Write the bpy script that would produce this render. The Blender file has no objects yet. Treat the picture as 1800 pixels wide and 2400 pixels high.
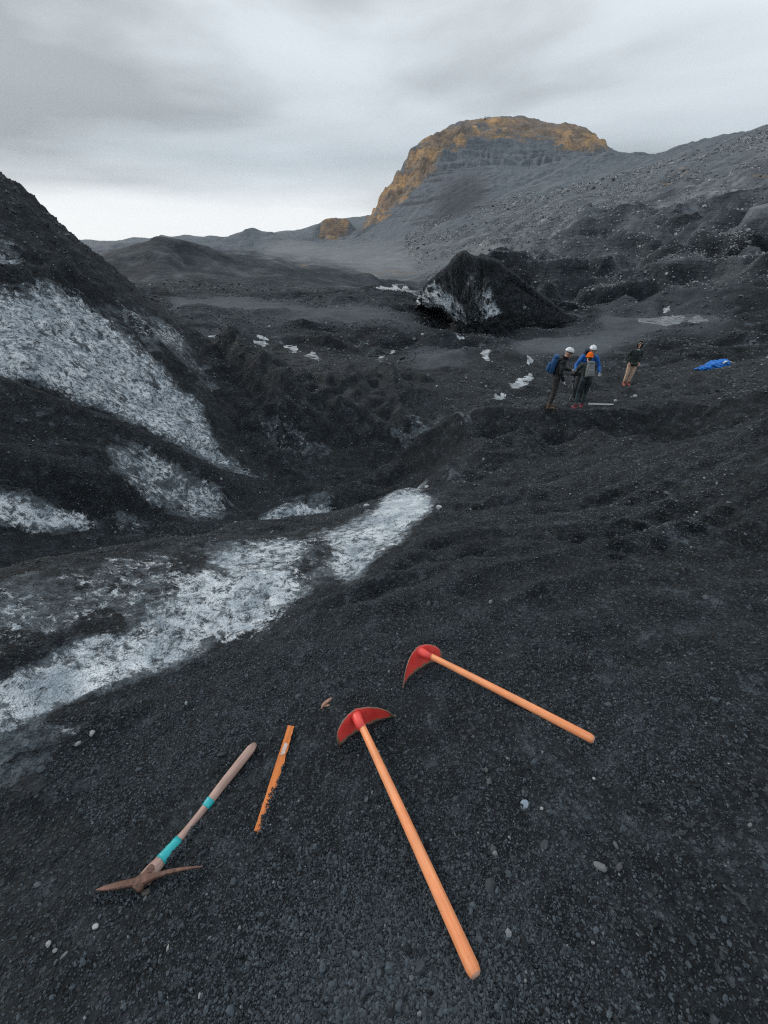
import bpy, bmesh, math, random
import numpy as np
from mathutils import Vector, Matrix, Euler

random.seed(7); rng = np.random.default_rng(7)
scene = bpy.context.scene
C = scene.collection

# ------------------------------------------------------------------ camera
CAM_H = 1.75
FOC = 937.0                                   # focal length in photo pixels (1800 wide)
PITCH = math.atan(637.0 / 937.0)
cd = bpy.data.cameras.new('camera'); cam = bpy.data.objects.new('camera', cd); C.objects.link(cam)
cd.sensor_fit = 'HORIZONTAL'; cd.sensor_width = 36.0; cd.lens = 36.0 * FOC / 1800.0
cd.clip_start = 0.02; cd.clip_end = 30000
cam.location = (0, 0, CAM_H); cam.rotation_euler = (math.pi / 2 - PITCH, 0, 0)
scene.camera = cam

# ------------------------------------------------------------------ world (overcast sky)
SUN_AZ, SUN_EL = math.radians(-58), math.radians(24)
world = bpy.data.worlds.new('World'); scene.world = world; world.use_nodes = True
nt = world.node_tree; nt.nodes.clear()
def N(tree, typ, **kw):
    n = tree.nodes.new(typ)
    for k, v in kw.items():
        if k == 'inp':
            for kk, vv in v.items(): n.inputs[kk].default_value = vv
        else: setattr(n, k, v)
    return n
def ramp(tree, stops, fac=None, interp='LINEAR'):
    n = tree.nodes.new('ShaderNodeValToRGB'); e = n.color_ramp.elements
    n.color_ramp.interpolation = interp
    while len(e) < len(stops): e.new(0.5)
    for i, (p, c) in enumerate(stops):
        e[i].position = p
        if not hasattr(c, '__len__'): c = (c, c, c)
        e[i].color = (*c, 1)
    if fac is not None: tree.links.new(fac, n.inputs['Fac'])
    return n
def math_n(tree, op, a, b=None, clamp=False):
    n = tree.nodes.new('ShaderNodeMath'); n.operation = op; n.use_clamp = clamp
    for i, v in enumerate((a, b)):
        if v is None: continue
        if isinstance(v, (int, float)): n.inputs[i].default_value = v
        else: tree.links.new(v, n.inputs[i])
    return n.outputs[0]
def mixc(tree, fac, a, b, blend='MIX'):
    n = tree.nodes.new('ShaderNodeMix'); n.data_type = 'RGBA'; n.blend_type = blend
    for key, v in ((0, fac), (6, a), (7, b)):
        if isinstance(v, (int, float)): n.inputs[key].default_value = v
        elif isinstance(v, tuple): n.inputs[key].default_value = (*v, 1)
        else: tree.links.new(v, n.inputs[key])
    return n.outputs[2]
L = nt.links.new
sky = N(nt, 'ShaderNodeTexSky', sky_type='NISHITA', sun_disc=False, sun_elevation=SUN_EL, sun_rotation=SUN_AZ)
bg1 = N(nt, 'ShaderNodeBackground', inp={'Strength': 0.1}); L(sky.outputs[0], bg1.inputs[0])
tc = N(nt, 'ShaderNodeTexCoord'); sep = N(nt, 'ShaderNodeSeparateXYZ'); L(tc.outputs['Generated'], sep.inputs[0])
mp = N(nt, 'ShaderNodeMapping'); mp.inputs['Scale'].default_value = (1.6, 1.6, 7.0); mp.inputs['Rotation'].default_value = (0, math.radians(7), 0)
mp.inputs['Location'].default_value = (2.3, 0.4, 0.25)
L(tc.outputs['Generated'], mp.inputs['Vector'])
n1 = N(nt, 'ShaderNodeTexNoise', inp={'Scale': 1.0, 'Detail': 5.0, 'Roughness': 0.45, 'Distortion': 0.35}); L(mp.outputs[0], n1.inputs['Vector'])
mp2 = N(nt, 'ShaderNodeMapping'); mp2.inputs['Scale'].default_value = (3.5, 3.5, 26.0); mp2.inputs['Rotation'].default_value = (0, math.radians(3), 0)
L(tc.outputs['Generated'], mp2.inputs['Vector'])
n2 = N(nt, 'ShaderNodeTexNoise', inp={'Scale': 1.0, 'Detail': 5.0, 'Roughness': 0.5}); L(mp2.outputs[0], n2.inputs['Vector'])
# height above the horizon, edges broken up by the streaks
el = math_n(nt, 'ADD', sep.outputs['Z'], math_n(nt, 'MULTIPLY', math_n(nt, 'SUBTRACT', n2.outputs['Fac'], 0.5), 0.05))
deck = ramp(nt, [(0.0, (1.12, 1.14, 1.15)), (0.05, (1.10, 1.12, 1.14)), (0.085, (0.78, 0.83, 0.87)), (0.12, (0.56, 0.62, 0.67)),
                 (0.19, (0.75, 0.81, 0.86)), (0.34, (0.88, 0.945, 0.99)), (1.0, (0.88, 0.945, 0.99))], el)
thick = ramp(nt, [(0.33, 0.54), (0.47, 0.94), (0.62, 1.12)], n1.outputs['Fac'])
clouds = mixc(nt, 1.0, deck.outputs[0], thick.outputs[0], 'MULTIPLY')
low = ramp(nt, [(0.035, 1.0), (0.085, 0.0)], el)
clouds = mixc(nt, low.outputs[0], clouds, deck.outputs[0])
bg2 = N(nt, 'ShaderNodeBackground', inp={'Strength': 1.0}); L(clouds, bg2.inputs[0])
mx = N(nt, 'ShaderNodeMixShader', inp={0: 0.94}); L(bg1.outputs[0], mx.inputs[1]); L(bg2.outputs[0], mx.inputs[2])
wo = N(nt, 'ShaderNodeOutputWorld'); L(mx.outputs[0], wo.inputs[0])

sl = bpy.data.lights.new('sun', 'SUN'); sl.energy = 1.5; sl.angle = math.radians(12); sl.color = (1.0, 0.93, 0.84)
so = bpy.data.objects.new('sun', sl); C.objects.link(so)
sd = Vector((math.sin(SUN_AZ) * math.cos(SUN_EL), math.cos(SUN_AZ) * math.cos(SUN_EL), math.sin(SUN_EL)))
so.rotation_euler = sd.to_track_quat('Z', 'Y').to_euler()

scene.view_settings.view_transform = 'Standard'; scene.view_settings.look = 'None'
scene.view_settings.exposure = 0.0; scene.view_settings.gamma = 1.0; scene.view_settings.use_curve_mapping = False
scene.render.engine = 'CYCLES'
scene.cycles.max_bounces = 5; scene.cycles.diffuse_bounces = 2; scene.cycles.glossy_bounces = 2
scene.cycles.volume_bounces = 0; scene.cycles.use_denoising = False     # the denoiser smears the ash speckle
scene.cycles.use_adaptive_sampling = False; scene.cycles.filter_width = 1.2

# ------------------------------------------------------------------ photo geometry helpers
SP, CP = math.sin(PITCH), math.cos(PITCH)
def ray(px, py):
    dx = (px - 900.0) / FOC; dy = -(py - 1200.0) / FOC
    return np.array([dx, CP + dy * SP, -SP + dy * CP])
def at(px, py, r):
    d = ray(px, py); p = d * (r / math.hypot(d[0], d[1])); p[2] += CAM_H; return p
PA, PB = -0.20, 0.10                          # slope of the gravel the camera stands on
def zplane(x, y): return PA * y + PB * x
def on_plane(px, py):
    d = ray(px, py); s = -CAM_H / (d[2] - PA * d[1] - PB * d[0]); return np.array([0, 0, CAM_H]) + d * s
def project(x, y, z):
    Y = y * CP - (z - CAM_H) * SP; U = y * SP + (z - CAM_H) * CP
    Y = np.where(Y < 1e-3, 1e-3, Y)
    return 900 + FOC * x / Y, 1200 - FOC * U / Y

# ------------------------------------------------------------------ terrain: surveyed points (photo px, photo py, range in m)
pts = []
def add(p): pts.append(p)
def line(v, step=22.0):
    for a, b in zip(v[:-1], v[1:]):
        n = max(1, int(math.hypot(a[0] - b[0], a[1] - b[1]) / step))
        for i in range(n):
            t = i / n
            add(at(a[0] + (b[0] - a[0]) * t, a[1] + (b[1] - a[1]) * t, math.exp(math.log(a[2]) * (1 - t) + math.log(b[2]) * t)))
    add(at(*v[-1]))
def spots(v):
    for q in v: add(at(*q))
# gravel slope under and around the camera
for r in (0.25, 0.6, 1.0):
    for k in range(24):
        a = math.radians(k * 15); add(np.array([r * math.sin(a), r * math.cos(a), zplane(r * math.sin(a), r * math.cos(a))]))
for r in (1.7, 3, 6, 12, 30, 90, 400, 2000, 6000):
    for k in range(9):
        a = math.radians(100 + k * 20); x, y = r * math.sin(a), r * math.cos(a)
        back = max(0.0, -math.cos(a)); add(np.array([x, y, zplane(x, y) if r < 12 else (zplane(12 * math.sin(a), 12 * math.cos(a)) + 0.42 * back * (min(r, 90) - 12))]))  # unseen rise behind the camera, added to block sky and darken camera-facing slopes
for px, py in [(300, 1800), (500, 1700), (700, 1500), (900, 1400), (1100, 1400), (1300, 1400), (1500, 1400), (1700, 1400), (900, 1650), (1200, 1650),
               (1500, 1650), (1800, 1650), (1900, 1400), (1300, 1900), (1700, 1900), (100, 2000), (1050, 1300), (1300, 1280), (1550, 1280), (1800, 1280), (-200, 2000), (2000, 1900), (2000, 1600)]:
    add(on_plane(px, py))
spots([(1150, 1180, 5.2), (1350, 1160, 5.3), (1550, 1130, 5.2), (1750, 1080, 5.3), (1950, 1020, 5.6), (1080, 1130, 6.6), (1900, 1150, 4.2)])
# far edge of the slope, and the hollow behind it
line([(2050, 925, 6.6), (1800, 976, 6.9), (1605, 1037, 7.2), (1442, 1073, 7.6)])
line([(1442, 1078, 8.2), (1377, 1045, 9.2), (1310, 1066, 8.8), (1225, 1046, 8.8), (1140, 1062, 8.6), (1079, 1012, 9.8), (1025, 1015, 10.2)])
line([(2000, 1000, 10.6), (1800, 1025, 10.8), (1605, 1080, 11.0), (1450, 1105, 11.2), (1370, 1090, 11.4), (1225, 1080, 11.5), (1120, 1040, 11.6)])
line([(2000, 1030, 9.4), (1800, 1050, 9.6), (1605, 1100, 10.0), (1450, 1120, 10.4), (1370, 1105, 10.8), (1225, 1090, 10.8)])
# shelf the people stand on
line([(1090, 985, 12.4), (1150, 975, 12.8), (1300, 980, 12.9), (1470, 986, 12.8), (1600, 965, 12.8), (1800, 934, 12.8), (2050, 895, 12.8)])
line([(1090, 1000, 12.0), (1300, 1012, 12.5), (1470, 1015, 12.4), (1600, 995, 12.4), (1800, 962, 12.4)])
line([(1200, 955, 14.0), (1290, 955, 14.0), (1400, 948, 14.3), (1560, 930, 15.0), (1800, 895, 16.0)])
line([(1330, 880, 20.0), (1466, 903, 19.7), (1600, 870, 20.0), (1800, 850, 20.5)])
line([(1230, 815, 28), (1380, 812, 28), (1500, 810, 28), (1620, 800, 27), (1800, 800, 26), (2000, 790, 26)])
# dark rise on the right, dip behind it, flat with stream
line([(1480, 800, 31), (1578, 775, 31), (1680, 752, 31), (1800, 735, 31), (2000, 712, 31)])
line([(1480, 797, 34), (1578, 790, 36), (1680, 775, 36), (1800, 765, 36), (2000, 745, 36)])
line([(1200, 792, 33), (1350, 782, 36), (1500, 776, 38)])
line([(1300, 765, 42), (1450, 758, 43), (1560, 756, 44), (1690, 752, 44), (1800, 748, 44)])
line([(1350, 735, 54), (1500, 728, 56), (1700, 720, 56), (1850, 715, 56)])
# small stream valley between shelf and middle mound
line([(1010, 1000, 11.5), (960, 1030, 11.0), (900, 1065, 10.4), (830, 1112, 9.6), (790, 1150, 9.0)])
spots([(1080, 950, 13.2), (1130, 920, 14.6), (1190, 880, 17), (1240, 845, 20), (1150, 850, 19.5), (1100, 880, 17), (1060, 920, 14.4), (1180, 940, 13.8)])
# middle mound
line([(480, 800, 17.5), (560, 820, 18), (650, 838, 18.5), (760, 850, 19), (860, 852, 19), (960, 840, 19), (1010, 870, 17), (1080, 895, 16)])
spots([(620, 880, 15.5), (700, 900, 15), (800, 900, 14.8), (900, 905, 14.4), (980, 930, 13.6), (600, 950, 13.2), (700, 980, 12.4), (800, 1000, 11.8), (900, 1010, 11.5),
       (600, 1040, 11.0), (700, 1070, 10.4), (780, 1100, 9.8), (660, 1120, 9.6), (540, 960, 13.0), (560, 1040, 11)])
line([(690, 825, 22), (790, 832, 23), (870, 850, 21)])
line([(640, 800, 26), (800, 805, 26), (930, 815, 25), (1000, 800, 26), (1100, 820, 24), (1200, 820, 24)])
# mid flat with low scarps
line([(440, 790, 25), (560, 790, 27), (700, 785, 28)])
line([(400, 748, 33), (520, 755, 33), (650, 752, 33), (800, 755, 33), (930, 768, 32), (1000, 785, 31)])
line([(420, 742, 36), (560, 738, 37), (700, 737, 37), (850, 742, 36), (960, 745, 36)])
line([(380, 700, 46), (500, 708, 46), (620, 712, 45), (760, 712, 45), (880, 715, 44), (960, 722, 42)])
line([(380, 690, 50), (500, 698, 50), (600, 702, 50), (700, 692, 52), (800, 684, 54), (870, 668, 58)])
# gravel hill left of centre
line([(230, 640, 66), (290, 612, 70), (330, 582, 73), (362, 556, 75), (392, 557, 76), (430, 570, 76), (500, 590, 77), (540, 606, 78), (600, 611, 80), (650, 608, 82), (700, 625, 84), (760, 630, 86), (820, 645, 86), (860, 655, 80)])
line([(420, 640, 62), (480, 648, 62), (560, 660, 61), (640, 660, 62), (720, 665, 64)])
spots([(320, 625, 66), (360, 600, 69), (400, 600, 70), (450, 618, 70), (520, 630, 71), (600, 636, 72), (360, 650, 60), (300, 660, 60)])
line([(200, 640, 90), (330, 622, 95), (392, 610, 98), (540, 640, 98), (700, 650, 104), (800, 655, 100)])
# flat with the braided stream, valley behind
line([(870, 690, 62), (950, 690, 64), (1000, 690, 64)])
line([(870, 672, 78), (930, 668, 84), (1000, 660, 88)])
line([(760, 640, 112), (830, 645, 104), (880, 655, 100), (960, 650, 104)])
line([(640, 618, 150), (740, 615, 150), (830, 625, 150), (900, 632, 140), (960, 630, 140)])
line([(850, 600, 230), (900, 606, 220), (1000, 605, 190), (1080, 590, 180), (1150, 590, 150)])
# grey hills and the orange knoll
line([(430, 575, 430), (500, 563, 440), (560, 557, 450), (640, 557, 450), (700, 563, 450), (760, 568, 440), (840, 582, 400)])
spots([(560, 590, 260), (700, 595, 260), (800, 596, 270), (300, 595, 250), (180, 600, 250)])
line([(430, 578, 520), (560, 568, 540), (700, 571, 540)])
line([(735, 571, 590), (745, 566, 600), (752, 547, 610), (770, 537, 620), (790, 541, 620), (815, 553, 620), (838, 560, 615), (850, 561, 600)])
line([(735, 575, 700), (770, 565, 760), (840, 566, 760)])
line([(640, 562, 860), (672, 559, 900), (690, 553, 910), (712, 562, 900)])
line([(100, 585, 900), (228, 567, 1300), (270, 571, 1300), (340, 583, 1250), (400, 570, 1300), (470, 566, 1300)])
line([(-100, 590, 2400), (300, 590, 2400), (600, 588, 2400), (900, 588, 2400)])
line([(-300, 575, 6000), (300, 575, 6000), (900, 575, 6000), (1500, 575, 6000), (2300, 575, 6000)])
# mountain: sky line, face, drop behind
MTN = [(845, 563, 520), (858, 522, 530), (880, 490, 540), (900, 450, 550), (925, 412, 560), (950, 403, 566), (957, 388, 572), (966, 352, 585), (985, 336, 595), (1010, 325, 605),
       (1050, 301, 620), (1085, 288, 630), (1120, 284, 635), (1180, 280, 640), (1230, 285, 645), (1300, 299, 650), (1355, 298, 650), (1390, 310, 650), (1420, 338, 650), (1450, 372, 650)]
line(MTN)
line([(a, b + 25, r * 1.25) for a, b, r in MTN[4:]])
line([(a, b + 110, r * 1.6) for a, b, r in MTN[4:]])
spots([(780, 575, 700), (840, 575, 800), (860, 590, 700)])
line([(1000, 360, 560), (1080, 340, 575), (1180, 352, 580), (1300, 352, 585), (1400, 348, 590)])
spots([(900, 520, 440), (960, 470, 450), (1020, 420, 470), (1100, 400, 470), (1180, 395, 480), (1260, 390, 500), (1330, 375, 520),
       (860, 570, 380), (930, 550, 330), (1000, 500, 360), (1080, 460, 370), (1160, 440, 380), (1250, 430, 390), (1350, 410, 400),
       (930, 590, 240), (1010, 560, 260), (1100, 520, 270), (1200, 490, 280), (1300, 460, 300), (1400, 430, 310)])
# shoulder on the right and the moraine below it
line([(1425, 352, 470), (1460, 352, 465), (1495, 361, 450), (1513, 366, 440), (1560, 357, 420), (1640, 331, 400), (1700, 319, 385), (1722, 318, 370), (1800, 296, 350), (2000, 240, 320), (2300, 180, 300)])
line([(1425, 385, 560), (1513, 385, 560), (1640, 375, 540), (1800, 340, 500), (2000, 300, 480)])
line([(1425, 430, 1000), (1600, 440, 1000), (1800, 430, 1000), (2200, 400, 1000)])
spots([(1500, 420, 280), (1600, 400, 260), (1700, 380, 250), (1800, 360, 240), (1950, 320, 220), (1400, 500, 200), (1500, 490, 190), (1600, 470, 180), (1700, 450, 175), (1800, 440, 170), (2000, 400, 160),
       (1200, 560, 180), (1300, 550, 150), (1400, 560, 130), (1500, 550, 120), (1600, 545, 115), (1700, 535, 110), (1800, 525, 105), (2000, 500, 100),
       (1200, 620, 110), (1300, 620, 92), (1400, 625, 85), (1500, 620, 82), (1600, 620, 80), (1700, 610, 78), (1800, 605, 75), (2000, 590, 70),
       (1250, 680, 70), (1350, 690, 66), (1450, 680, 66), (1550, 685, 64), (1650, 680, 63), (1800, 670, 62), (2000, 660, 60),
       (1150, 690, 62), (1150, 740, 46), (1050, 745, 40), (1000, 760, 36), (1100, 790, 32), (1050, 640, 100), (1250, 740, 46)])
# near ice roll: lower edge, crest, trough behind
line([(0, 1690, 2.05), (120, 1640, 2.12), (250, 1600, 2.05), (420, 1530, 2.1), (560, 1480, 2.15), (640, 1420, 2.35), (740, 1360, 2.6), (850, 1300, 3.0), (930, 1240, 3.6), (1020, 1195, 4.3)])
line([(0, 1560, 2.40), (200, 1480, 2.5), (400, 1410, 2.58), (560, 1350, 2.78), (700, 1300, 3.08), (850, 1240, 3.8), (950, 1190, 4.6)])
line([(0, 1440, 2.80), (200, 1390, 2.88), (400, 1335, 3.02), (560, 1290, 3.3), (720, 1250, 3.8), (860, 1200, 4.6)])
line([(-300, 1400, 3.1), (0, 1350, 3.4), (200, 1315, 3.6), (400, 1270, 3.9), (560, 1242, 4.3), (700, 1225, 4.8), (800, 1208, 5.3), (870, 1185, 5.9), (915, 1158, 6.6), (1000, 1150, 6.9)])
line([(0, 1440, 4.3), (200, 1400, 4.5), (400, 1350, 4.9), (560, 1310, 5.3), (700, 1275, 5.8), (800, 1250, 6.2), (880, 1212, 7.0), (960, 1175, 7.8)])
# valley floor left, ice wall, ledge
line([(-250, 1380, 5.4), (0, 1330, 5.8), (150, 1310, 6.0), (300, 1290, 6.2), (450, 1262, 6.3)])
line([(0, 1235, 6.9), (150, 1258, 6.7), (300, 1262, 6.7), (450, 1240, 6.7), (560, 1236, 6.7)])
line([(590, 1240, 6.6), (690, 1222, 6.9), (780, 1216, 7.2)]); line([(590, 1225, 7.0), (640, 1195, 7.3), (760, 1166, 7.6), (810, 1188, 7.7)])
line([(0, 1140, 7.3), (100, 1160, 7.2), (240, 1200, 7.2), (330, 1200, 7.4), (420, 1195, 7.6)])
line([(0, 1105, 7.4), (150, 1130, 7.3), (280, 1140, 7.5), (400, 1165, 7.9), (500, 1185, 8.1), (570, 1180, 8.2)])
line([(0, 1010, 8.4), (150, 1040, 8.3), (280, 1060, 8.4), (380, 1100, 8.5), (500, 1140, 8.5)])
line([(-300, 780, 10), (0, 885, 9.4), (200, 952, 9.3), (300, 990, 9.2), (400, 1040, 9.1), (470, 1075, 9.0), (520, 1105, 8.9), (600, 1140, 8.9), (700, 1160, 8.8)])
line([(-300, 840, 10.7), (0, 930, 10.0), (200, 985, 9.9), (300, 1010, 9.9), (400, 1050, 9.8), (500, 1092, 9.6), (600, 1120, 9.4)])
# the big ice hill
line([(-300, 230, 20), (-100, 340, 20), (0, 402, 20), (60, 430, 19.5), (110, 480, 19), (170, 545, 18.5), (215, 580, 18), (260, 620, 17.6), (330, 690, 17), (400, 745, 16.5), (450, 800, 16), (490, 850, 15.4), (530, 905, 14.6)])
line([(-300, 330, 25), (-100, 440, 25), (0, 500, 25), (110, 560, 24), (215, 650, 23), (330, 740, 22), (400, 780, 21.5), (470, 815, 21)])
line([(0, 600, 36), (215, 690, 34), (330, 740, 32)])
line([(0, 560, 16), (100, 590, 15.6), (200, 650, 15.6), (300, 720, 15.3)])
line([(0, 640, 13.6), (100, 655, 13.8), (160, 640, 14.4)]); line([(0, 690, 12.9), (100, 680, 13.4), (220, 705, 13.9), (340, 760, 14.2)])
spots([(60, 760, 11.9), (200, 800, 12.2), (330, 820, 12.8), (430, 870, 13.0), (60, 850, 10.7), (200, 890, 10.9), (330, 930, 11.2), (450, 940, 12.0), (500, 1000, 11.4), (430, 1010, 10.5), (330, 985, 10.3), (530, 1060, 10.2), (620, 1110, 9.6), (0, 780, 11.6), (-200, 700, 12)])

P = np.array(pts)
R_OFF = 1.2
def key(az, r): return np.stack([az * 1.15, np.log(r + 0.25)], -1)
paz = np.arctan2(P[:, 0], P[:, 1]); pr = np.hypot(P[:, 0], P[:, 1])
pk = key(paz, pr); pv = (P[:, 2] - zplane(P[:, 0], P[:, 1])) / (pr + R_OFF)
EPS2 = 0.006 ** 2
dm = np.sqrt(((pk[:, None] - pk[None]) ** 2).sum(-1) + EPS2)
A = -dm + np.eye(len(P)) * 0.0002
n = len(P); M = np.zeros((n + 1, n + 1)); M[:n, :n] = A; M[:n, n] = 1; M[n, :n] = 1
wts = np.linalg.solve(M, np.append(pv, 0))

# ------------------------------------------------------------------ polar sheet reaching from underfoot to the sea
def seg(a, b, s): return np.exp(np.arange(math.log(a), math.log(b), s))
RR = np.concatenate([[0.0005, 0.03, 0.07, 0.1], seg(0.14, 1.6, 0.014), seg(1.6, 25, 0.0075), seg(25, 60, 0.008), seg(60, 110, 0.0075), seg(110, 340, 0.0075), seg(340, 700, 0.0052), seg(700, 3200, 0.03), [3200.0]])
D = math.radians
AZ = np.concatenate([np.arange(-180, -90, 3.0), np.arange(-90, -42, 0.45), np.arange(-42, 42, 0.125), np.arange(42, 90, 0.45), np.arange(90, 180.01, 3.0)])
AZ = np.radians(AZ)
NA, NR = len(AZ), len(RR)
ca = np.interp(np.arange(0, 520) / 519 * (NA - 1), np.arange(NA), AZ); cr = np.exp(np.interp(np.arange(0, 640) / 639 * (NR - 1), np.arange(NR), np.log(RR)))
ka = ca * 1.15; kr = np.log(cr + 0.25)
G = np.full((len(ca), len(cr)), wts[n], dtype=np.float32)
pk32 = pk.astype(np.float32); ka32 = ka.astype(np.float32)[:, None]; kr32 = kr.astype(np.float32)[None, :]
for i in range(n):
    G -= np.float32(wts[i]) * np.sqrt((ka32 - pk32[i, 0]) ** 2 + (kr32 - pk32[i, 1]) ** 2 + np.float32(EPS2))
def upsample(G):
    ia = np.interp(AZ, ca, np.arange(len(ca))); ir = np.interp(np.log(RR), np.log(cr), np.arange(len(cr)))
    a0 = np.clip(ia.astype(int), 0, len(ca) - 2); r0 = np.clip(ir.astype(int), 0, len(cr) - 2); fa = (ia - a0)[:, None]; fr = (ir - r0)[None]
    return (G[a0][:, r0] * (1 - fa) * (1 - fr) + G[a0 + 1][:, r0] * fa * (1 - fr) + G[a0][:, r0 + 1] * (1 - fa) * fr + G[a0 + 1][:, r0 + 1] * fa * fr)
X = np.sin(AZ)[:, None] * RR[None]; Y = np.cos(AZ)[:, None] * RR[None]
Z = zplane(X, Y) + upsample(G) * (RR[None] + R_OFF)

# ------------------------------------------------------------------ noise
_perm = rng.permutation(512); _perm = np.concatenate([_perm, _perm, _perm])
_ang = rng.random(512) * 2 * math.pi; _gx, _gy = np.cos(_ang), np.sin(_ang)
def perlin(x, y):
    xi = np.floor(x).astype(np.int64); yi = np.floor(y).astype(np.int64); xf = x - xi; yf = y - yi
    xi &= 511; yi &= 511
    def g(ix, iy, dx, dy):
        h = _perm[_perm[ix & 511] + (iy & 511)] & 511
        return _gx[h] * dx + _gy[h] * dy
    u = xf * xf * xf * (xf * (xf * 6 - 15) + 10); v = yf * yf * yf * (yf * (yf * 6 - 15) + 10)
    a = g(xi, yi, xf, yf); b = g(xi + 1, yi, xf - 1, yf); c = g(xi, yi + 1, xf, yf - 1); d = g(xi + 1, yi + 1, xf - 1, yf - 1)
    return ((a + u * (b - a)) * (1 - v) + (c + u * (d - c)) * v) * 1.5
def sstep(a, b, x):
    t = np.clip((x - a) / (b - a), 0, 1); return t * t * (3 - 2 * t)

# ------------------------------------------------------------------ surveyed material outlines (kept on the terrain as attributes)
MW, MH, MS = 600, 620, 4.0                   # outline raster: 4 photo px per cell, offset -300,0
def raster(polys, blur=4):
    img = np.zeros((MH, MW), np.float32); yy, xx = np.mgrid[0:MH, 0:MW]; xx = xx * MS - 300; yy = yy * MS
    for val, poly in polys:
        ins = np.zeros(img.shape, bool); q = poly
        for (x1, y1), (x2, y2) in zip(q, q[1:] + q[:1]):
            if y1 == y2: continue
            c = ((yy > min(y1, y2)) & (yy <= max(y1, y2))); xi = x1 + (yy - y1) * (x2 - x1) / (y2 - y1)
            ins ^= c & (xx < xi)
        img = np.where(ins, np.maximum(img, val), img)
    for _ in range(2):
        for ax in (0, 1):
            s = np.zeros_like(img)
            for o in range(-blur, blur + 1): s += np.roll(img, o, ax)
            img = s / (2 * blur + 1)
    return img
PXg, PYg = project(X, Y, Z)
def sample(img, rlo, rhi):
    u = (PXg + 300) / MS; v = PYg / MS
    ok = (u > 0) & (u < MW - 2) & (v > 0) & (v < MH - 2) & (Y > 0) & (RR[None] > rlo) & (RR[None] < rhi)
    u = np.clip(u, 0, MW - 2); v = np.clip(v, 0, MH - 2); u0 = u.astype(int); v0 = v.astype(int); fu = u - u0; fv = v - v0
    s = img[v0, u0] * (1 - fu) * (1 - fv) + img[v0, u0 + 1] * fu * (1 - fv) + img[v0 + 1, u0] * (1 - fu) * fv + img[v0 + 1, u0 + 1] * fu * fv
    return np.where(ok, s, 0)
ice = np.maximum.reduce([
    sample(raster([(0.74, [(-300, 640), (60, 690), (130, 682), (200, 700), (260, 740), (320, 800), (380, 850), (420, 900), (470, 940), (495, 1000), (530, 1070), (580, 1095), (690, 1150), (560, 1125), (430, 1055), (250, 968), (0, 890), (-300, 790)]),
                   (0.58, [(-300, 430), (-60, 530), (50, 560), (62, 590), (50, 630), (0, 650), (-300, 560)]),
                   (0.60, [(330, 720), (420, 760), (480, 850), (530, 905), (490, 940), (440, 860), (370, 790)]),
                   (0.58, [(230, 690), (330, 725), (380, 780), (380, 840), (300, 760)])]), 9.4, 30),
    sample(raster([(0.66, [(215, 1035), (330, 1030), (400, 1080), (500, 1115), (545, 1170), (540, 1205), (450, 1230), (350, 1190), (280, 1120)]),
                   (0.40, [(0, 940), (130, 950), (170, 985), (100, 1010), (0, 1000)]), (0.33, [(0, 1040), (120, 1060), (100, 1110), (0, 1090)]),
                   (0.78, [(-300, 1090), (0, 1140), (60, 1145), (120, 1180), (240, 1208), (248, 1240), (160, 1255), (0, 1225), (-300, 1180)]),
                   (0.52, [(262, 1195), (350, 1205), (355, 1255), (290, 1265), (262, 1240)]), (0.5, [(325, 1268), (365, 1262), (360, 1285), (325, 1280)]),
                   (0.92, [(585, 1242), (600, 1210), (640, 1193), (700, 1180), (765, 1162), (800, 1185), (775, 1214), (690, 1222)])]), 5.6, 9.6),
    sample(raster([(0.78, [(520, 1280), (620, 1258), (700, 1243), (800, 1226), (870, 1198), (910, 1150), (1000, 1145), (1030, 1190), (975, 1230), (950, 1280), (890, 1300), (850, 1360), (800, 1380), (770, 1340), (740, 1395), (690, 1420), (620, 1485), (540, 1505), (440, 1548),
                           (330, 1600), (200, 1635), (100, 1675), (0, 1740), (-200, 1800), (-200, 1650), (0, 1590), (80, 1560), (150, 1510), (230, 1480), (330, 1475), (400, 1400), (480, 1330)]),
                   (1.05, [(910, 1155), (1000, 1150), (1028, 1188), (960, 1225), (900, 1225), (860, 1215)]), (1.0, [(30, 1640), (150, 1560), (290, 1570), (260, 1600), (120, 1665), (50, 1665)]),
                   (0.50, [(-300, 1430), (0, 1350), (200, 1318), (400, 1275), (520, 1270), (480, 1330), (400, 1400), (320, 1470), (230, 1470), (120, 1500), (0, 1560), (-300, 1700)]),
                   (0.40, [(0, 1700), (130, 1680), (260, 1670), (200, 1730), (120, 1790), (0, 1830), (-200, 1850), (-200, 1740)])]), 1.2, 7.2),
    sample(raster([(0.5, [(1010, 1130), (1090, 1090), (1130, 1120), (1060, 1160), (1025, 1180)])]), 5, 9) * 0.6,
    sample(raster([(0.44, [(600, 1000), (700, 1010), (830, 1060), (780, 1110), (690, 1080), (600, 1050)]), (0.54, [(900, 1020), (1010, 975), (1130, 940), (1150, 955), (1080, 1000), (1000, 1030), (900, 1050)])]), 8, 14)])
darkgap = sample(raster([(1.0, [(700, 1250), (760, 1255), (790, 1300), (770, 1335), (730, 1330), (715, 1290)]), (1.0, [(690, 1330), (750, 1310), (770, 1350), (735, 1385), (690, 1370)])]), 2, 6)
ice = ice * (1 - 0.5 * darkgap)
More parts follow.
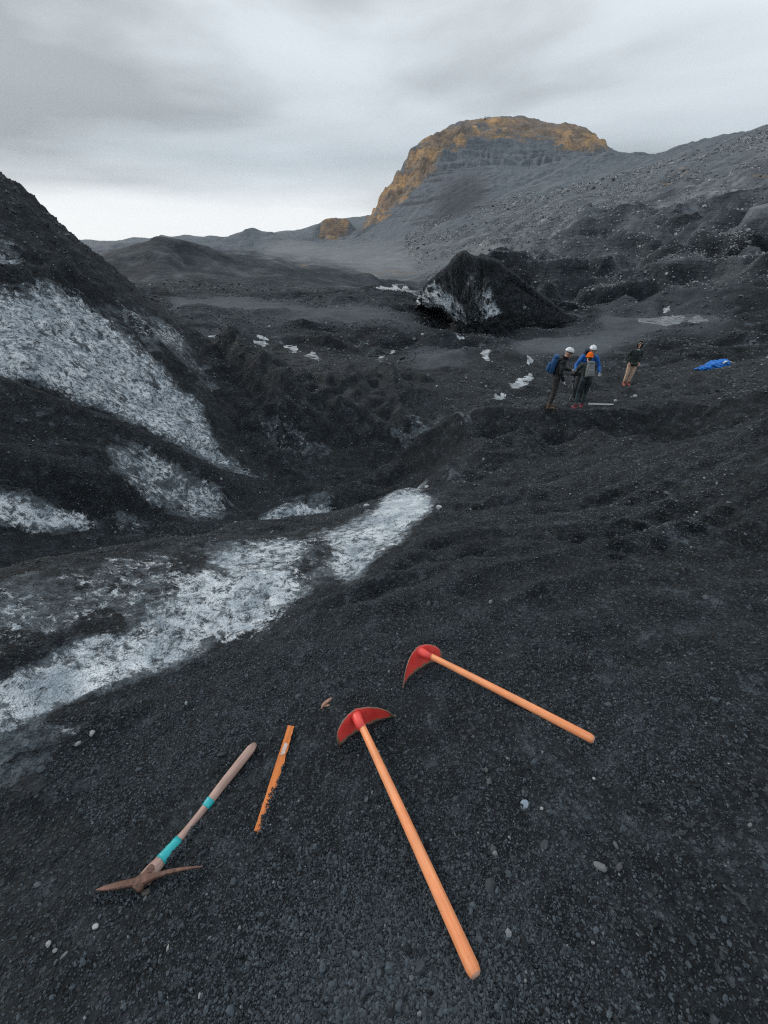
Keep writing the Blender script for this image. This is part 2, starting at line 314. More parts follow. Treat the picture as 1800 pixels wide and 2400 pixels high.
stream = np.maximum.reduce([
    sample(raster([(1, [(880, 672), (950, 666), (965, 680), (985, 700), (965, 706), (930, 695), (878, 690)])], 1), 55, 112),
    sample(raster([(1, [(1490, 742), (1560, 738), (1690, 744), (1650, 757), (1560, 762), (1500, 756)]), (1, [(1545, 720), (1552, 720), (1590, 740), (1575, 742)])], 1), 34, 62),
    sample(raster([(1, [(690, 822), (735, 826), (765, 846), (720, 843)]), (1, [(862, 852), (905, 828), (930, 812), (928, 826), (890, 846)]), (1, [(1000, 785), (1018, 790), (1030, 803), (1008, 798)]), (1, [(565, 806), (640, 800), (650, 806), (590, 813)]), (1, [(480, 792), (560, 800), (562, 808), (490, 800)]), (1, [(655, 812), (700, 818), (705, 828), (660, 820)]), (1, [(1090, 843), (1140, 838), (1150, 848), (1100, 850)]), (1, [(1010, 905), (1030, 895), (1034, 905), (1016, 914)]), (1, [(1020, 788), (1110, 796), (1108, 803), (1030, 797)])], 1), 14, 36),
    sample(raster([(1, [(1225, 845), (1245, 841), (1256, 853), (1236, 861)]), (1, [(1188, 908), (1214, 884), (1252, 874), (1246, 897), (1208, 916)]), (1, [(1155, 932), (1180, 926), (1190, 934), (1165, 944)]), (1, [(1338, 757), (1385, 757), (1380, 763), (1340, 763)])], 1), 12.5, 48)])
pale = np.maximum.reduce([
    sample(raster([(1.0, [(390, 692), (600, 705), (880, 722), (960, 735), (870, 750), (600, 742), (400, 730)]), (0.9, [(1200, 795), (1500, 775), (1560, 762), (1590, 765), (1480, 805), (1400, 835), (1200, 830)]),
                   (0.7, [(950, 820), (1060, 815), (1100, 850), (1090, 890), (960, 850)]), (0.8, [(380, 770), (700, 775), (680, 795), (450, 790)]), (0.8, [(960, 745), (1000, 760), (940, 775), (860, 765)]),
                   (0.8, [(1400, 725), (1700, 730), (1720, 760), (1400, 765)])], 4), 18, 62),
    sample(raster([(1.0, [(640, 565), (900, 580), (1100, 570), (1250, 600), (1150, 640), (1000, 660), (860, 655), (760, 620), (600, 600)])], 4), 90, 500)])
tan = np.maximum.reduce([
    sample(raster([(1.0, [(840, 575), (840, 540), (860, 510), (900, 430), (930, 400), (950, 390), (970, 340), (1050, 295), (1100, 340), (1040, 360), (1000, 420), (960, 450), (920, 490), (880, 530)]),
                   (0.9, [(1040, 300), (1120, 270), (1230, 272), (1310, 290), (1280, 335), (1200, 330), (1130, 318), (1080, 335)]),
                   (1.3, [(1295, 300), (1355, 290), (1400, 300), (1440, 352), (1340, 350), (1300, 340)])], 3), 450, 700),
    sample(raster([(0.9, [(745, 566), (752, 540), (775, 530), (815, 545), (820, 562), (780, 572)])], 1), 560, 700),
    sample(raster([(0.55, [(900, 592), (1090, 575), (1110, 588), (1000, 600)])], 2), 100, 400),
    sample(raster([(0.8, [(1545, 425), (1610, 400), (1620, 410), (1560, 430)])], 2), 100, 400)])
scree = sample(raster([(1.0, [(1010, 480), (1050, 420), (1140, 410), (1130, 470), (1080, 530), (1040, 540)])], 4), 300, 560)
Rg = np.broadcast_to(RR[None], X.shape); Ag = np.broadcast_to(AZ[:, None], X.shape)
AzD = np.degrees(Ag)
moraine = sstep(52, 70, Rg) * sstep(3.0, 9.0, AzD + 2.5 * np.log(Rg / 60)) * (1 - sstep(260, 420, Rg))
mount = sstep(330, 420, Rg) * sstep(-4.5, -2.5, AzD) * (1 - sstep(690, 760, Rg))
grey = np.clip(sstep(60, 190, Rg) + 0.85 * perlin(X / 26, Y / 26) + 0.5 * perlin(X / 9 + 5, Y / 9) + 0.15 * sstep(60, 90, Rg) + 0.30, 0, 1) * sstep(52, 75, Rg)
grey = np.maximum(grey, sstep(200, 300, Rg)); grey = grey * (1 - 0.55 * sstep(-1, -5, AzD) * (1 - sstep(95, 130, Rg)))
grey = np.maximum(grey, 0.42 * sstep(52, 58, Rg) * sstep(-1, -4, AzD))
flat = np.clip(pale * 0.9 + np.clip(stream * 1.5, 0, 1), 0, 1)

# ------------------------------------------------------------------ relief
amp = np.ones(X.shape) * (1 - 0.88 * flat)
amp *= 1 + 0.7 * moraine
amp *= 1.35 + 0.6 * sstep(2.2, 5.0, Rg) - 0.3 * sstep(8, 14, Rg)
amp *= 1 + 1.1 * moraine * (1 - sstep(120, 200, Rg))
amp *= 1 - 0.85 * sstep(130, 240, Rg) * sstep(-7, -1, AzD)
amp *= 1 - 0.7 * sstep(50, 56, Rg) * (1 - sstep(98, 112, Rg)) * sstep(-1, -4, AzD)          # smooth gravel hill
roll = sample(raster([(1.0, [(-300, 1400), (0, 1330), (200, 1300), (400, 1255), (700, 1205), (910, 1140), (1010, 1140), (1032, 1190), (950, 1285), (860, 1365), (740, 1400), (620, 1490), (440, 1555), (260, 1640), (100, 1690), (0, 1760), (-300, 1850)])]), 1.3, 7.4)
icy_hill = sample(raster([(1.0, [(-300, 150), (0, 395), (170, 540), (400, 740), (530, 905), (500, 1000), (560, 1090), (700, 1160), (560, 1238), (250, 1262), (0, 1240), (-300, 1200)])]), 6.6, 22) * sstep(-6, -10, AzD)
amp *= (1 - 0.8 * roll) * (1 - 0.55 * icy_hill)
amp *= 1 - 0.35 * sstep(3.5, 6, Rg) * (1 - sstep(7, 9, Rg)) * sstep(0, 20, AzD)
lam = 160.0; k = 0
stepR = np.gradient(RR) / RR
while lam > 0.02:
    w = sstep(0.012, 0.035, lam / RR) * (1 - sstep(0.16, 0.34, lam / RR))
    c0 = np.where(w > 1e-3)[0]
    if len(c0):
        s = slice(c0[0], c0[-1] + 1); th = 0.7 * k + 0.3
        xs = (X[:, s] * math.cos(th) - Y[:, s] * math.sin(th)) / lam + 17.3 * k; ys = (X[:, s] * math.sin(th) + Y[:, s] * math.cos(th)) / lam - 9.1 * k
        nz = perlin(xs, ys)
        rid = 0.5 - np.abs(perlin(xs * 0.8 + 40, ys * 0.8 + 7)) * 1.6
        Z[:, s] += (0.034 * nz + (0.034 + 0.012 * sstep(0.05, 0.12, lam / RR[s][None])) * rid) * lam * amp[:, s] * w[s][None]
    lam *= 0.55; k += 1
# streaks of washed gravel running along the slope on the right
A1, A2 = on_plane(1100, 1330), on_plane(1750, 1180)
dv = (A2 - A1)[:2]; dv /= np.linalg.norm(dv)
along = X * dv[0] + Y * dv[1]; across = -X * dv[1] + Y * dv[0]
near = sstep(1.0, 2.2, Rg) * (1 - sstep(10, 16, Rg)) * (1 - np.clip(ice * 1.6, 0, 1))
for sc_, am_ in ((1.1, 0.085), (0.5, 0.05), (0.24, 0.024)):
    Z += near * am_ * (0.45 - 1.5 * np.abs(perlin(along / (sc_ * 4.0) + 3.1 + 0.3 * across, across / sc_ + 0.5 * perlin(along / 2, across / 2)))) * sstep(0, 1, Rg / (sc_ * 4))
# single ridges, spurs and pits of the valley
def stroke(v, h, w, p=1.2):
    q_ = [at(*a_) for a_ in v]; rs = [math.hypot(a_[0], a_[1]) for a_ in q_]; j0, j1 = np.searchsorted(RR, [min(rs) - 3 * w, max(rs) + 3 * w]); azs = [math.atan2(a_[0], a_[1]) for a_ in q_]
    m_ = 3 * w / min(rs); i0, i1 = np.searchsorted(AZ, [min(azs) - m_, max(azs) + m_]); x_, y_ = X[i0:i1, j0:j1], Y[i0:i1, j0:j1]; best = np.full(x_.shape, 1e9)
    wob_ = w * 0.5 * perlin(x_ / (2.2 * w), y_ / (2.2 * w))
    for a_, b_ in zip(q_[:-1], q_[1:]):
        d_ = (b_ - a_)[:2]; t_ = np.clip(((x_ - a_[0]) * d_[0] + (y_ - a_[1]) * d_[1]) / (d_ @ d_ + 1e-9), 0, 1); best = np.minimum(best, np.hypot(x_ - a_[0] - t_ * d_[0], y_ - a_[1] - t_ * d_[1]))
    Z[i0:i1, j0:j1] += h * np.clip(1 - np.abs(best + wob_ * 0.6) / (w * (1.6 + 0.5 * perlin(x_ / w, y_ / w))), 0, 1) ** p
stroke([(1065, 1017, 9.6), (960, 1055, 9.6), (870, 1092, 9.2), (800, 1125, 8.7)], 0.50, 0.50)
stroke([(1000, 1030, 10.6), (920, 1075, 10.0), (850, 1118, 9.2), (800, 1150, 8.8)], -0.35, 0.4)
stroke([(1245, 1045, 9.0), (1170, 1068, 8.4), (1090, 1100, 7.6), (1040, 1125, 7.1)], 0.42, 0.5)
stroke([(1370, 1046, 9.4), (1420, 1080, 8.6), (1470, 1085, 8.2)], 0.42, 0.45); stroke([(1260, 1030, 11.4), (1330, 1045, 11.2), (1380, 1050, 11.2)], 0.2, 0.5)
for a_, b_ in (((560, 845), (640, 960)), ((640, 850), (730, 1010)), ((720, 860), (800, 1020)), ((800, 865), (860, 990)), ((900, 870), (940, 980)), ((590, 960), (690, 1080))):
    stroke([(a_[0], a_[1], 16.2), ((a_[0] + b_[0]) / 2 + 8, (a_[1] + b_[1]) / 2, 13.6), (b_[0], b_[1], 11.8)], 0.55, 0.55, 1.0)
stroke([(1060, 1220, 4.7), (1110, 1218, 4.7)], -0.20, 0.16); stroke([(1150, 1192, 5.0), (1210, 1178, 5.3), (1270, 1180, 5.3)], 0.13, 0.16)
for v_ in ([(930, 1330), (1040, 1300), (1150, 1290)], [(1010, 1275), (1160, 1240), (1280, 1235)], [(1330, 1250), (1480, 1225), (1620, 1195)], [(1200, 1170), (1400, 1140), (1650, 1085)], [(1450, 1290), (1650, 1240), (1790, 1200)], [(760, 1420), (900, 1370), (1000, 1345)], [(1500, 1160), (1700, 1110), (1800, 1080)]):
    stroke([(a_[0], a_[1], float(np.hypot(*on_plane(*a_)[:2]))) for a_ in v_], -0.075, 0.14, 1.5); stroke([(a_[0], a_[1] - 22, float(np.hypot(*on_plane(a_[0], a_[1] - 22)[:2]))) for a_ in v_], 0.06, 0.11, 1.3)
for v_ in ([(540, 930, 13.8), (600, 1010, 11.8), (660, 1090, 10.2)], [(520, 880, 15), (600, 900, 14.8), (700, 960, 13)], [(480, 830, 17), (560, 850, 16.6), (660, 870, 16)]):
    stroke(v_, 0.40, 0.40, 1.0); stroke([(a_ + 26, b_, c_) for a_, b_, c_ in v_], -0.22, 0.3)
for v_ in ([(420, 765, 31), (600, 772, 30), (760, 768, 31), (900, 775, 30)], [(440, 735, 38), (560, 745, 36), (700, 742, 37)], [(520, 800, 25), (640, 790, 27), (760, 800, 26)], [(1010, 815, 26), (1100, 800, 28), (1180, 800, 28)], [(880, 800, 26), (960, 790, 28), (1040, 800, 27)], [(1060, 860, 19), (1120, 838, 21), (1200, 850, 20)]):
    stroke(v_, 0.40, 0.7, 1.0)
for v_ in ([(1330, 660, 78), (1400, 640, 84), (1470, 610, 95)], [(1390, 590, 100), (1480, 560, 112), (1580, 570, 108), (1660, 600, 100)], [(1250, 720, 62), (1400, 690, 68), (1520, 660, 74)], [(1560, 680, 68), (1680, 640, 76), (1800, 560, 92)], [(1480, 720, 60), (1620, 710, 60), (1800, 690, 60)], [(1120, 600, 140), (1220, 590, 125), (1330, 570, 125)]):
    stroke(v_, 0.022 * v_[1][2], 0.045 * v_[1][2], 1.0); stroke([(a_, b_ + 26, c_ * .9) for a_, b_, c_ in v_], -0.015 * v_[1][2], 0.04 * v_[1][2], 1.2)
stroke([(300, 606, 71), (330, 582, 73), (362, 556, 75), (392, 557, 76), (430, 570, 76), (500, 590, 77), (540, 606, 78)], 0.3, 6.0, 1.0)
stroke([(0, 660, 13.2), (80, 668, 13.4), (160, 650, 14.0)], 0.40, 0.35); stroke([(160, 640, 14.2), (230, 690, 14.4), (320, 760, 14.2), (420, 870, 13.2)], 0.32, 0.30); stroke([(100, 800, 12.0), (200, 778, 12.5), (250, 765, 12.8)], -0.22, 0.10)
stroke([(450, 860, 13.0), (480, 930, 12.4), (490, 990, 11.6)], 0.28, 0.28); stroke([(60, 480, 17.5), (140, 560, 16.8), (260, 680, 15.6)], 0.35, 0.4); stroke([(0, 585, 15.2), (60, 600, 15.2), (130, 625, 15.0)], -0.5, 0.4); stroke([(465, 1040, 10.3), (490, 1060, 10.1)], -0.35, 0.16)
stroke([(0, 1045, 8.2), (150, 1065, 8.1), (280, 1085, 8.2), (400, 1130, 8.4)], 0.16, 0.16); stroke([(470, 1200, 8.0), (520, 1130, 8.4)], 0.14, 0.10)
stroke([(985, 762, 43), (1020, 775, 41), (1050, 786, 38.5)], -1.1, 2.2)
stroke([(748, 560, 610), (756, 546, 612), (770, 538, 620), (790, 541, 620), (815, 553, 620)], 11.0, 13.0, 0.8)
stroke([(966, 356, 585), (1010, 327, 605), (1050, 303, 620), (1120, 286, 635), (1230, 287, 645), (1300, 300, 650), (1355, 299, 650), (1395, 312, 650)], 1.5, 14.0, 1.0)
stroke([(1150, 1030, 11.6), (1300, 1045, 11.6), (1450, 1055, 11.5), (1600, 1025, 11.4), (1800, 990, 11.2)], -0.55, 0.55, 1.0)
stroke([(1110, 984, 12.8), (1200, 980, 13.0), (1300, 980, 13.0), (1470, 984, 13.0), (1600, 962, 13.0), (1800, 932, 13.0)], 0.16, 0.22, 1.0)
stroke([(0, 1352, 3.4), (200, 1317, 3.6), (400, 1272, 3.9), (560, 1244, 4.3), (700, 1227, 4.8), (800, 1210, 5.3), (870, 1187, 5.9)], 0.07, 0.35, 1.6)
stroke([(0, 1400, 4.2), (200, 1370, 4.4), (400, 1330, 4.8), (560, 1300, 5.2), (700, 1270, 5.7)], -0.5, 0.5, 1.3)
for h_, ra, rb in ((0.09, 2.6, 9.0), (0.30, 8.0, 26.0), (0.85, 22.0, 58.0), (2.4, 52.0, 190.0)):
    w_ = sstep(ra, ra * 1.25, Rg) * (1 - sstep(rb * 0.8, rb, Rg)) * (1 - roll) * (1 - 0.5 * icy_hill) * (1 - flat) * np.clip(0.55 + 1.3 * perlin(X / (h_ * 22), Y / (h_ * 22)), 0, 0.95)
    q_ = Z / h_ + 0.9 * perlin(X / (h_ * 9), Y / (h_ * 9)) + 0.35 * perlin(X / (h_ * 2.6), Y / (h_ * 2.6)); fr_ = q_ - np.floor(q_)
    Z += w_ * h_ * (np.clip((fr_ - 0.62) / 0.38, 0, 1) - fr_) * 0.85
# ice: fluted melt surface; mountain: gullies and ledges
iw = np.clip(ice * 1.5, 0, 1)
Z += iw * 0.006 * Rg * (np.abs(perlin(Ag * 30 + 4 * np.log(Rg), np.log(Rg) * 26)) - 0.3)
g1 = np.abs(perlin(Ag * 55 + 0.8 * perlin(Ag * 20, np.log(Rg) * 8), np.log(Rg) * 5)); g2 = np.abs(perlin(Ag * 140 + 5, np.log(Rg) * 11))
crest = 1 - 0.8 * sstep(560, 610, Rg)
Z -= mount * crest * (Rg * 0.003 * (0.4 - g1) + Rg * 0.0016 * (0.35 - g2)) * (1 + 1.6 * sstep(470, 540, Rg))
led = Z / 9.0 + 0.6 * perlin(X / 60, Y / 60); Z += mount * sstep(440, 520, Rg) * crest * 2.2 * np.sin(led * 2 * math.pi) * (0.6 + 0.8 * perlin(X / 35 + 9, Y / 35))
dc = Ag * 2.1 - np.log(Rg); de = Ag + np.log(Rg); upper = sstep(130, 190, Rg) * sstep(-1, 5, AzD) * (1 - sstep(430, 520, Rg))
sk = perlin(dc * 22 + 0.6 * perlin(de * 6, dc * 6), de * 3.0) + 0.8 * perlin(dc * 60, de * 5 + 7) + 0.4 * perlin(dc * 120, de * 9)
Z += upper * Rg * 0.0022 * sk
Z += moraine * (1 - sstep(150, 260, Rg)) * Rg * 0.016 * (perlin(X / 22 + 3, Y / 22) - np.abs(perlin(X / 14, Y / 14 + 8)))
pale = np.clip(pale + upper * np.clip(sk * 0.7, -0.2, 0.6), 0, 1)
crag = np.clip(tan, 0, 1) * (0.35 + 0.65 * (1 - sstep(585, 620, Rg)))
Z += crag * 15.0 * (np.abs(perlin(X / 26, Y / 26 + Z / 30)) - 0.3) + crag * 8.0 * (np.abs(perlin(X / 10 + 4, Y / 10 + Z / 14)) - 0.3)
dz_ = Z[-1] - Z[0]                              # close the sheet behind the camera
for i_ in range(20): Z[i_] += dz_ * 0.5 * (1 - i_ / 20); Z[-1 - i_] -= dz_ * 0.5 * (1 - i_ / 20)
PXg, PYg = project(X, Y, Z)

lr = np.log(RR)
def H(x, y):
    r = np.clip(np.hypot(x, y), RR[1], RR[-2]); a = np.arctan2(x, y)
    ia = np.interp(a, AZ, np.arange(NA)); ir = np.interp(np.log(r), lr, np.arange(NR))
    a0 = np.clip(np.floor(ia).astype(int), 0, NA - 2); r0 = np.clip(np.floor(ir).astype(int), 0, NR - 2); fa = ia - a0; fr = ir - r0
    return Z[a0, r0] * (1 - fa) * (1 - fr) + Z[a0 + 1, r0] * fa * (1 - fr) + Z[a0, r0 + 1] * (1 - fa) * fr + Z[a0 + 1, r0 + 1] * fa * fr
def hit(px, py, rmin=0.05):
    d = ray(px, py); rs = np.exp(np.linspace(math.log(max(rmin, .05)), math.log(4000), 6000)); s = rs / math.hypot(d[0], d[1])
    under = np.where(CAM_H + d[2] * s < H(d[0] * s, d[1] * s))[0]
    i = under[0] if len(under) else len(s) - 1
    return Vector((d[0] * s[i], d[1] * s[i], float(H(np.array(d[0] * s[i]), np.array(d[1] * s[i])))))
def gnormal(x, y, e=0.08):
    h = lambda a, b: float(H(np.array(a), np.array(b)))
    return Vector((-(h(x + e, y) - h(x - e, y)) / (2 * e), -(h(x, y + e) - h(x, y - e)) / (2 * e), 1)).normalized()

# ------------------------------------------------------------------ materials
def mat(name):
    m = bpy.data.materials.new(name); m.use_nodes = True; t = m.node_tree; t.nodes.clear()
    b = t.nodes.new('ShaderNodeBsdfPrincipled'); o = t.nodes.new('ShaderNodeOutputMaterial'); t.links.new(b.outputs[0], o.inputs[0]); return m, t, b
def noise(t, vec, scale, detail=4, rough=0.55, dist=0.0, dim='3D'):
    n = N(t, 'ShaderNodeTexNoise', inp={'Scale': scale, 'Detail': detail, 'Roughness': rough, 'Distortion': dist}); t.links.new(vec, n.inputs['Vector']); return n.outputs['Fac']
def attr(t, name):
    return N(t, 'ShaderNodeAttribute', attribute_name=name).outputs['Fac']
def bump(t, h, strength, dist, prev=None):
    n = N(t, 'ShaderNodeBump', inp={'Strength': strength, 'Distance': dist}); t.links.new(h, n.inputs['Height'])
    if prev is not None: t.links.new(prev, n.inputs['Normal'])
    return n.outputs[0]
DARK = (0.0022, 0.0042, 0.0066); DARK2 = (0.100, 0.126, 0.150); ICEC = (0.80, 0.86, 0.91); ICEG = (0.34, 0.41, 0.47)
def terrain_mat(name, s):
    """black volcanic gravel with ice showing through; s = size of the coarsest grain pattern per metre"""
    m, t, b = mat(name); lk = t.links.new
    co = N(t, 'ShaderNodeTexCoord').outputs['Object']
    big = noise(t, co, 0.5 * s, 5, 0.6); mid = noise(t, co, 4 * s, 6, 0.65); fin = noise(t, co, 38 * s, 4, 0.7)
    v = N(t, 'ShaderNodeTexVoronoi', inp={'Scale': 75 * s}); lk(co, v.inputs['Vector'])
    tex = noise(t, co, 5 * s, 12, 0.80)
    base = mixc(t, ramp(t, [(0.45, 0.0), (0.56, 0.14), (0.67, 1.0)], tex).outputs[0], DARK, DARK2)
    base = mixc(t, math_n(t, 'MULTIPLY', attr(t, 'pale'), 0.75), base, (0.13, 0.15, 0.17))
    gr = N(t, 'ShaderNodeSeparateColor'); lk(v.outputs['Color'], gr.inputs[0])
    base = mixc(t, ramp(t, [(0.80, 0.0), (1.0, 0.55)], gr.outputs[0]).outputs[0], base, (0.10, 0.115, 0.13))
    base = mixc(t, ramp(t, [(0.35, 0.0), (0.7, 0.35)], big).outputs[0], base, (0.013, 0.018, 0.022))
    # ice: outline attribute broken up by three scales of speckle
    ia = attr(t, 'ice')
    def stretch(x, k): return math_n(t, 'ADD', math_n(t, 'MULTIPLY', math_n(t, 'SUBTRACT', x, 0.5), k), 0.5)
    pn = stretch(noise(t, co, 1.7 * s, 9, 0.66, 0.5), 2.6)
    sheet = ramp(t, [(0.46, 0.0), (0.50, 0.55), (0.55, 1.0)], math_n(t, 'ADD', math_n(t, 'SUBTRACT', ia, pn), 0.5, True)).outputs[0]
    gn = stretch(noise(t, co, 11.0 * s, 9, 0.86, 0.4), 2.6)
    thr = math_n(t, 'ADD', math_n(t, 'MULTIPLY', ia, 0.74), 0.01)
    clean = ramp(t, [(0.44, 0.0), (0.50, 0.6), (0.58, 1.0)], math_n(t, 'ADD', math_n(t, 'SUBTRACT', thr, gn), 0.5, True)).outputs[0]
    f_ice = math_n(t, 'MULTIPLY', sheet, clean)
    blot = ramp(t, [(0.40, 0.0), (0.60, 1.0)], noise(t, co, 2.4 * s, 8, 0.7, 0.8)).outputs[0]
    icol = mixc(t, blot, ICEG, ICEC)
    film = ramp(t, [(0.40, 0.0), (0.47, 0.45), (0.58, 1.0)], math_n(t, 'ADD', math_n(t, 'SUBTRACT', ia, stretch(noise(t, co, 2.2 * s, 10, 0.72, 0.6), 2.2)), 0.5, True)).outputs[0]
    base = mixc(t, math_n(t, 'MULTIPLY', film, 0.8), base, mixc(t, ramp(t, [(0.38, 0.0), (0.64, 1.0)], noise(t, co, 16 * s, 9, 0.85)).outputs[0], (0.008, 0.013, 0.018), (0.22, 0.265, 0.30)))
    col = mixc(t, f_ice, base, icol)
    lk(col, b.inputs['Base Color'])
    rg = N(t, 'ShaderNodeMapRange', inp={'From Min': 0, 'From Max': 1, 'To Min': 0.86, 'To Max': 0.42}); lk(f_ice, rg.inputs[0]); lk(rg.outputs[0], b.inputs['Roughness'])
    b.inputs['Specular IOR Level'].default_value = 0.35
    nb = bump(t, mid, 0.9, 0.10 / s); nb = bump(t, fin, 0.9, 0.02 / s, nb); nb = bump(t, v.outputs['Distance'], 0.8, 0.010 / s, nb); nb = bump(t, f_ice, 0.5, 0.03 / s, nb)
    lk(nb, b.inputs['Normal'])
    return m
def far_mat(name):
    m, t, b = mat(name); lk = t.links.new
    co = N(t, 'ShaderNodeTexCoord').outputs['Object']
    sepz = N(t, 'ShaderNodeSeparateXYZ'); lk(co, sepz.inputs[0])
    n1 = noise(t, co, 0.03, 6, 0.62); n2 = noise(t, co, 0.10, 12, 0.76); n3 = noise(t, co, 1.3, 4, 0.7)
    base = mixc(t, ramp(t, [(0.42, 0.0), (0.52, 0.3), (0.64, 1.0)], n2).outputs[0], (0.022, 0.030, 0.040), (0.25, 0.275, 0.30))
    base = mixc(t, ramp(t, [(0.42, 0.0), (0.62, 0.5)], n1).outputs[0], base, (0.075, 0.088, 0.102))
    soft = mixc(t, ramp(t, [(0.36, 0.0), (0.66, 1.0)], noise(t, co, 0.16, 10, 0.78)).outputs[0], (0.062, 0.077, 0.096), (0.158, 0.178, 0.202))
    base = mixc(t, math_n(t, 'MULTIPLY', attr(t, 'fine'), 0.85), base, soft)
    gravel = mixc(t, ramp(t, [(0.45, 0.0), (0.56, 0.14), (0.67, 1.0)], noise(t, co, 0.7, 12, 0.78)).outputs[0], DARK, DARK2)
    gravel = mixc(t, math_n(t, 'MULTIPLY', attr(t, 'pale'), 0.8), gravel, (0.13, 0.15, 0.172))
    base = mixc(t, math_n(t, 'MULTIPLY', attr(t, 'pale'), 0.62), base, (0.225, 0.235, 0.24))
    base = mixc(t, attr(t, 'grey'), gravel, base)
    # thin rock beds on the mountain face
    mpz = N(t, 'ShaderNodeMapping'); mpz.inputs['Scale'].default_value = (0.012, 0.012, 0.30); mpz.inputs['Rotation'].default_value = (0, 0.06, 0); lk(co, mpz.inputs['Vector'])
    bed = noise(t, mpz.outputs[0], 1.0, 5, 0.6, 0.4)
    base = mixc(t, math_n(t, 'MULTIPLY', ramp(t, [(0.42, 1.0), (0.50, 0.0)], bed).outputs[0], math_n(t, 'MULTIPLY', attr(t, 'mount'), 0.85)), base, (0.040, 0.046, 0.055))
    base = mixc(t, attr(t, 'scree'), base, (0.052, 0.056, 0.070))
    n0 = noise(t, co, 0.045, 7, 0.72, 0.6)
    tn = math_n(t, 'SUBTRACT', math_n(t, 'MULTIPLY', attr(t, 'tan'), 0.80), math_n(t, 'ADD', math_n(t, 'MULTIPLY', math_n(t, 'SUBTRACT', n0, 0.5), 2.0), math_n(t, 'MULTIPLY', bed, 0.9)))
    f_tan = ramp(t, [(0.30, 0.0), (0.52, 0.70), (0.85, 1.0)], math_n(t, 'ADD', tn, 0.42, True)).outputs[0]
    tcol = mixc(t, ramp(t, [(0.46, 0.0), (0.58, 1.0)], noise(t, co, 0.035, 6, 0.7)).outputs[0], (0.15, 0.11, 0.08), (0.58, 0.33, 0.105))
    tcol = mixc(t, ramp(t, [(0.38, 0.0), (0.62, 1.0)], noise(t, co, 0.14, 6, 0.7)).outputs[0], tcol, (0.26, 0.18, 0.12))
    tcol = mixc(t, 1.0, tcol, ramp(t, [(0.36, 0.40), (0.50, 0.95), (0.66, 1.35)], noise(t, co, 0.085, 9, 0.78, 1.0)).outputs[0], 'MULTIPLY')
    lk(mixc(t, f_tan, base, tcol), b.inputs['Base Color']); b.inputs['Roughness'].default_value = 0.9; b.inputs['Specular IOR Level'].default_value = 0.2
    nb = bump(t, bed, 0.7, 3.0); nb = bump(t, n2, 0.8, 0.6, nb); nb = bump(t, n3, 0.9, 0.3, nb); lk(nb, b.inputs['Normal'])
    return m
M_NEAR = terrain_mat('black_gravel_and_ice', 1.0)
M_FAR = far_mat('grey_scree_and_rock'); M_MID = M_FAR
def water_mat():
    m, t, b = mat('milky_melt_water'); co = N(t, 'ShaderNodeTexCoord').outputs['Object']
    f = noise(t, co, 2.2, 9, 0.75)
    t.links.new(mixc(t, ramp(t, [(0.42, 0.0), (0.60, 1.0)], f).outputs[0], (0.05, 0.065, 0.078), (0.50, 0.54, 0.575)), b.inputs['Base Color'])
    b.inputs['Roughness'].default_value = 0.18; b.inputs['Specular IOR Level'].default_value = 0.5
    t.links.new(bump(t, f, 0.3, 0.03), b.inputs['Normal']); return m
M_WATER = water_mat()

# ------------------------------------------------------------------ cut the sheet into named pieces of the setting
def poly_mask(poly, rlo, rhi):
    return sample(raster([(1.0, poly)], 1), rlo, rhi) > 0.5
reg = np.zeros(X.shape, np.int8)
wob = 1 + 0.06 * perlin(X / 9, Y / 9)
reg[(Rg * wob > 52) & (AzD < -2.2) & (Rg < 108)] = 3
reg[(Rg >= 108) & (AzD < -2.8)] = 4
reg[(Rg * wob > 55) & (AzD >= 4 - 6 * sstep(90, 160, Rg)) & (Rg < 340)] = 5
reg[(Rg >= 340) & (AzD >= -2.8)] = 6
reg[(Rg > 720)] = 4
reg[np.abs(AzD) > 75] = 0
hillp = poly_mask([(-300, 150), (0, 395), (60, 425), (110, 475), (170, 540), (260, 615), (400, 740), (450, 795), (530, 905), (500, 1000), (560, 1090), (700, 1160), (600, 1200), (560, 1238), (450, 1262), (250, 1262), (0, 1240), (-300, 1200)], 6.6, 28)
reg[hillp & (AzD < -8)] = 2
ridgep = poly_mask([(-300, 1390), (0, 1335), (200, 1300), (400, 1255), (700, 1205), (910, 1140), (1010, 1140), (1032, 1190), (950, 1285), (860, 1365), (740, 1400), (620, 1490), (440, 1555), (260, 1640), (100, 1690), (0, 1760), (-300, 1850)], 1.3, 7.4)
reg[ridgep] = 1
reg[(stream > 0.2) & (stream + 0.6 * perlin(X * 40 / Rg, Y * 40 / Rg) + 0.5 * perlin(Ag * 50, np.log(Rg) * 45) > 0.66)] = 7
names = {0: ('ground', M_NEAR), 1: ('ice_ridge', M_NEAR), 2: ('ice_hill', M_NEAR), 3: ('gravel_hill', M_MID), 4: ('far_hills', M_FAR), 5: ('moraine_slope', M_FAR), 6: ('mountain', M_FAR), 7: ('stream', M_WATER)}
labels = {'ground': 'black volcanic gravel ground falling away to a glacial valley', 'ice_ridge': 'low roll of dirty white ice beside the gravel slope',
          'ice_hill': 'tall hill of ash speckled ice rising on the left', 'gravel_hill': 'dark smooth gravel hill with a sharp peak left of centre', 'far_hills': 'low grey hills on the far skyline',
          'moraine_slope': 'grey bouldery moraine slope rising on the right', 'mountain': 'flat topped mountain with tan cliffs and grey scree', 'stream': 'milky melt water stream braiding through black gravel'}
cats = {'ground': 'ground', 'ice_ridge': 'ice', 'ice_hill': 'ice hill', 'gravel_hill': 'hill', 'far_hills': 'hills', 'moraine_slope': 'slope', 'mountain': 'mountain', 'stream': 'stream'}
Vall = np.stack([X, Y, Z], -1).reshape(-1, 3)
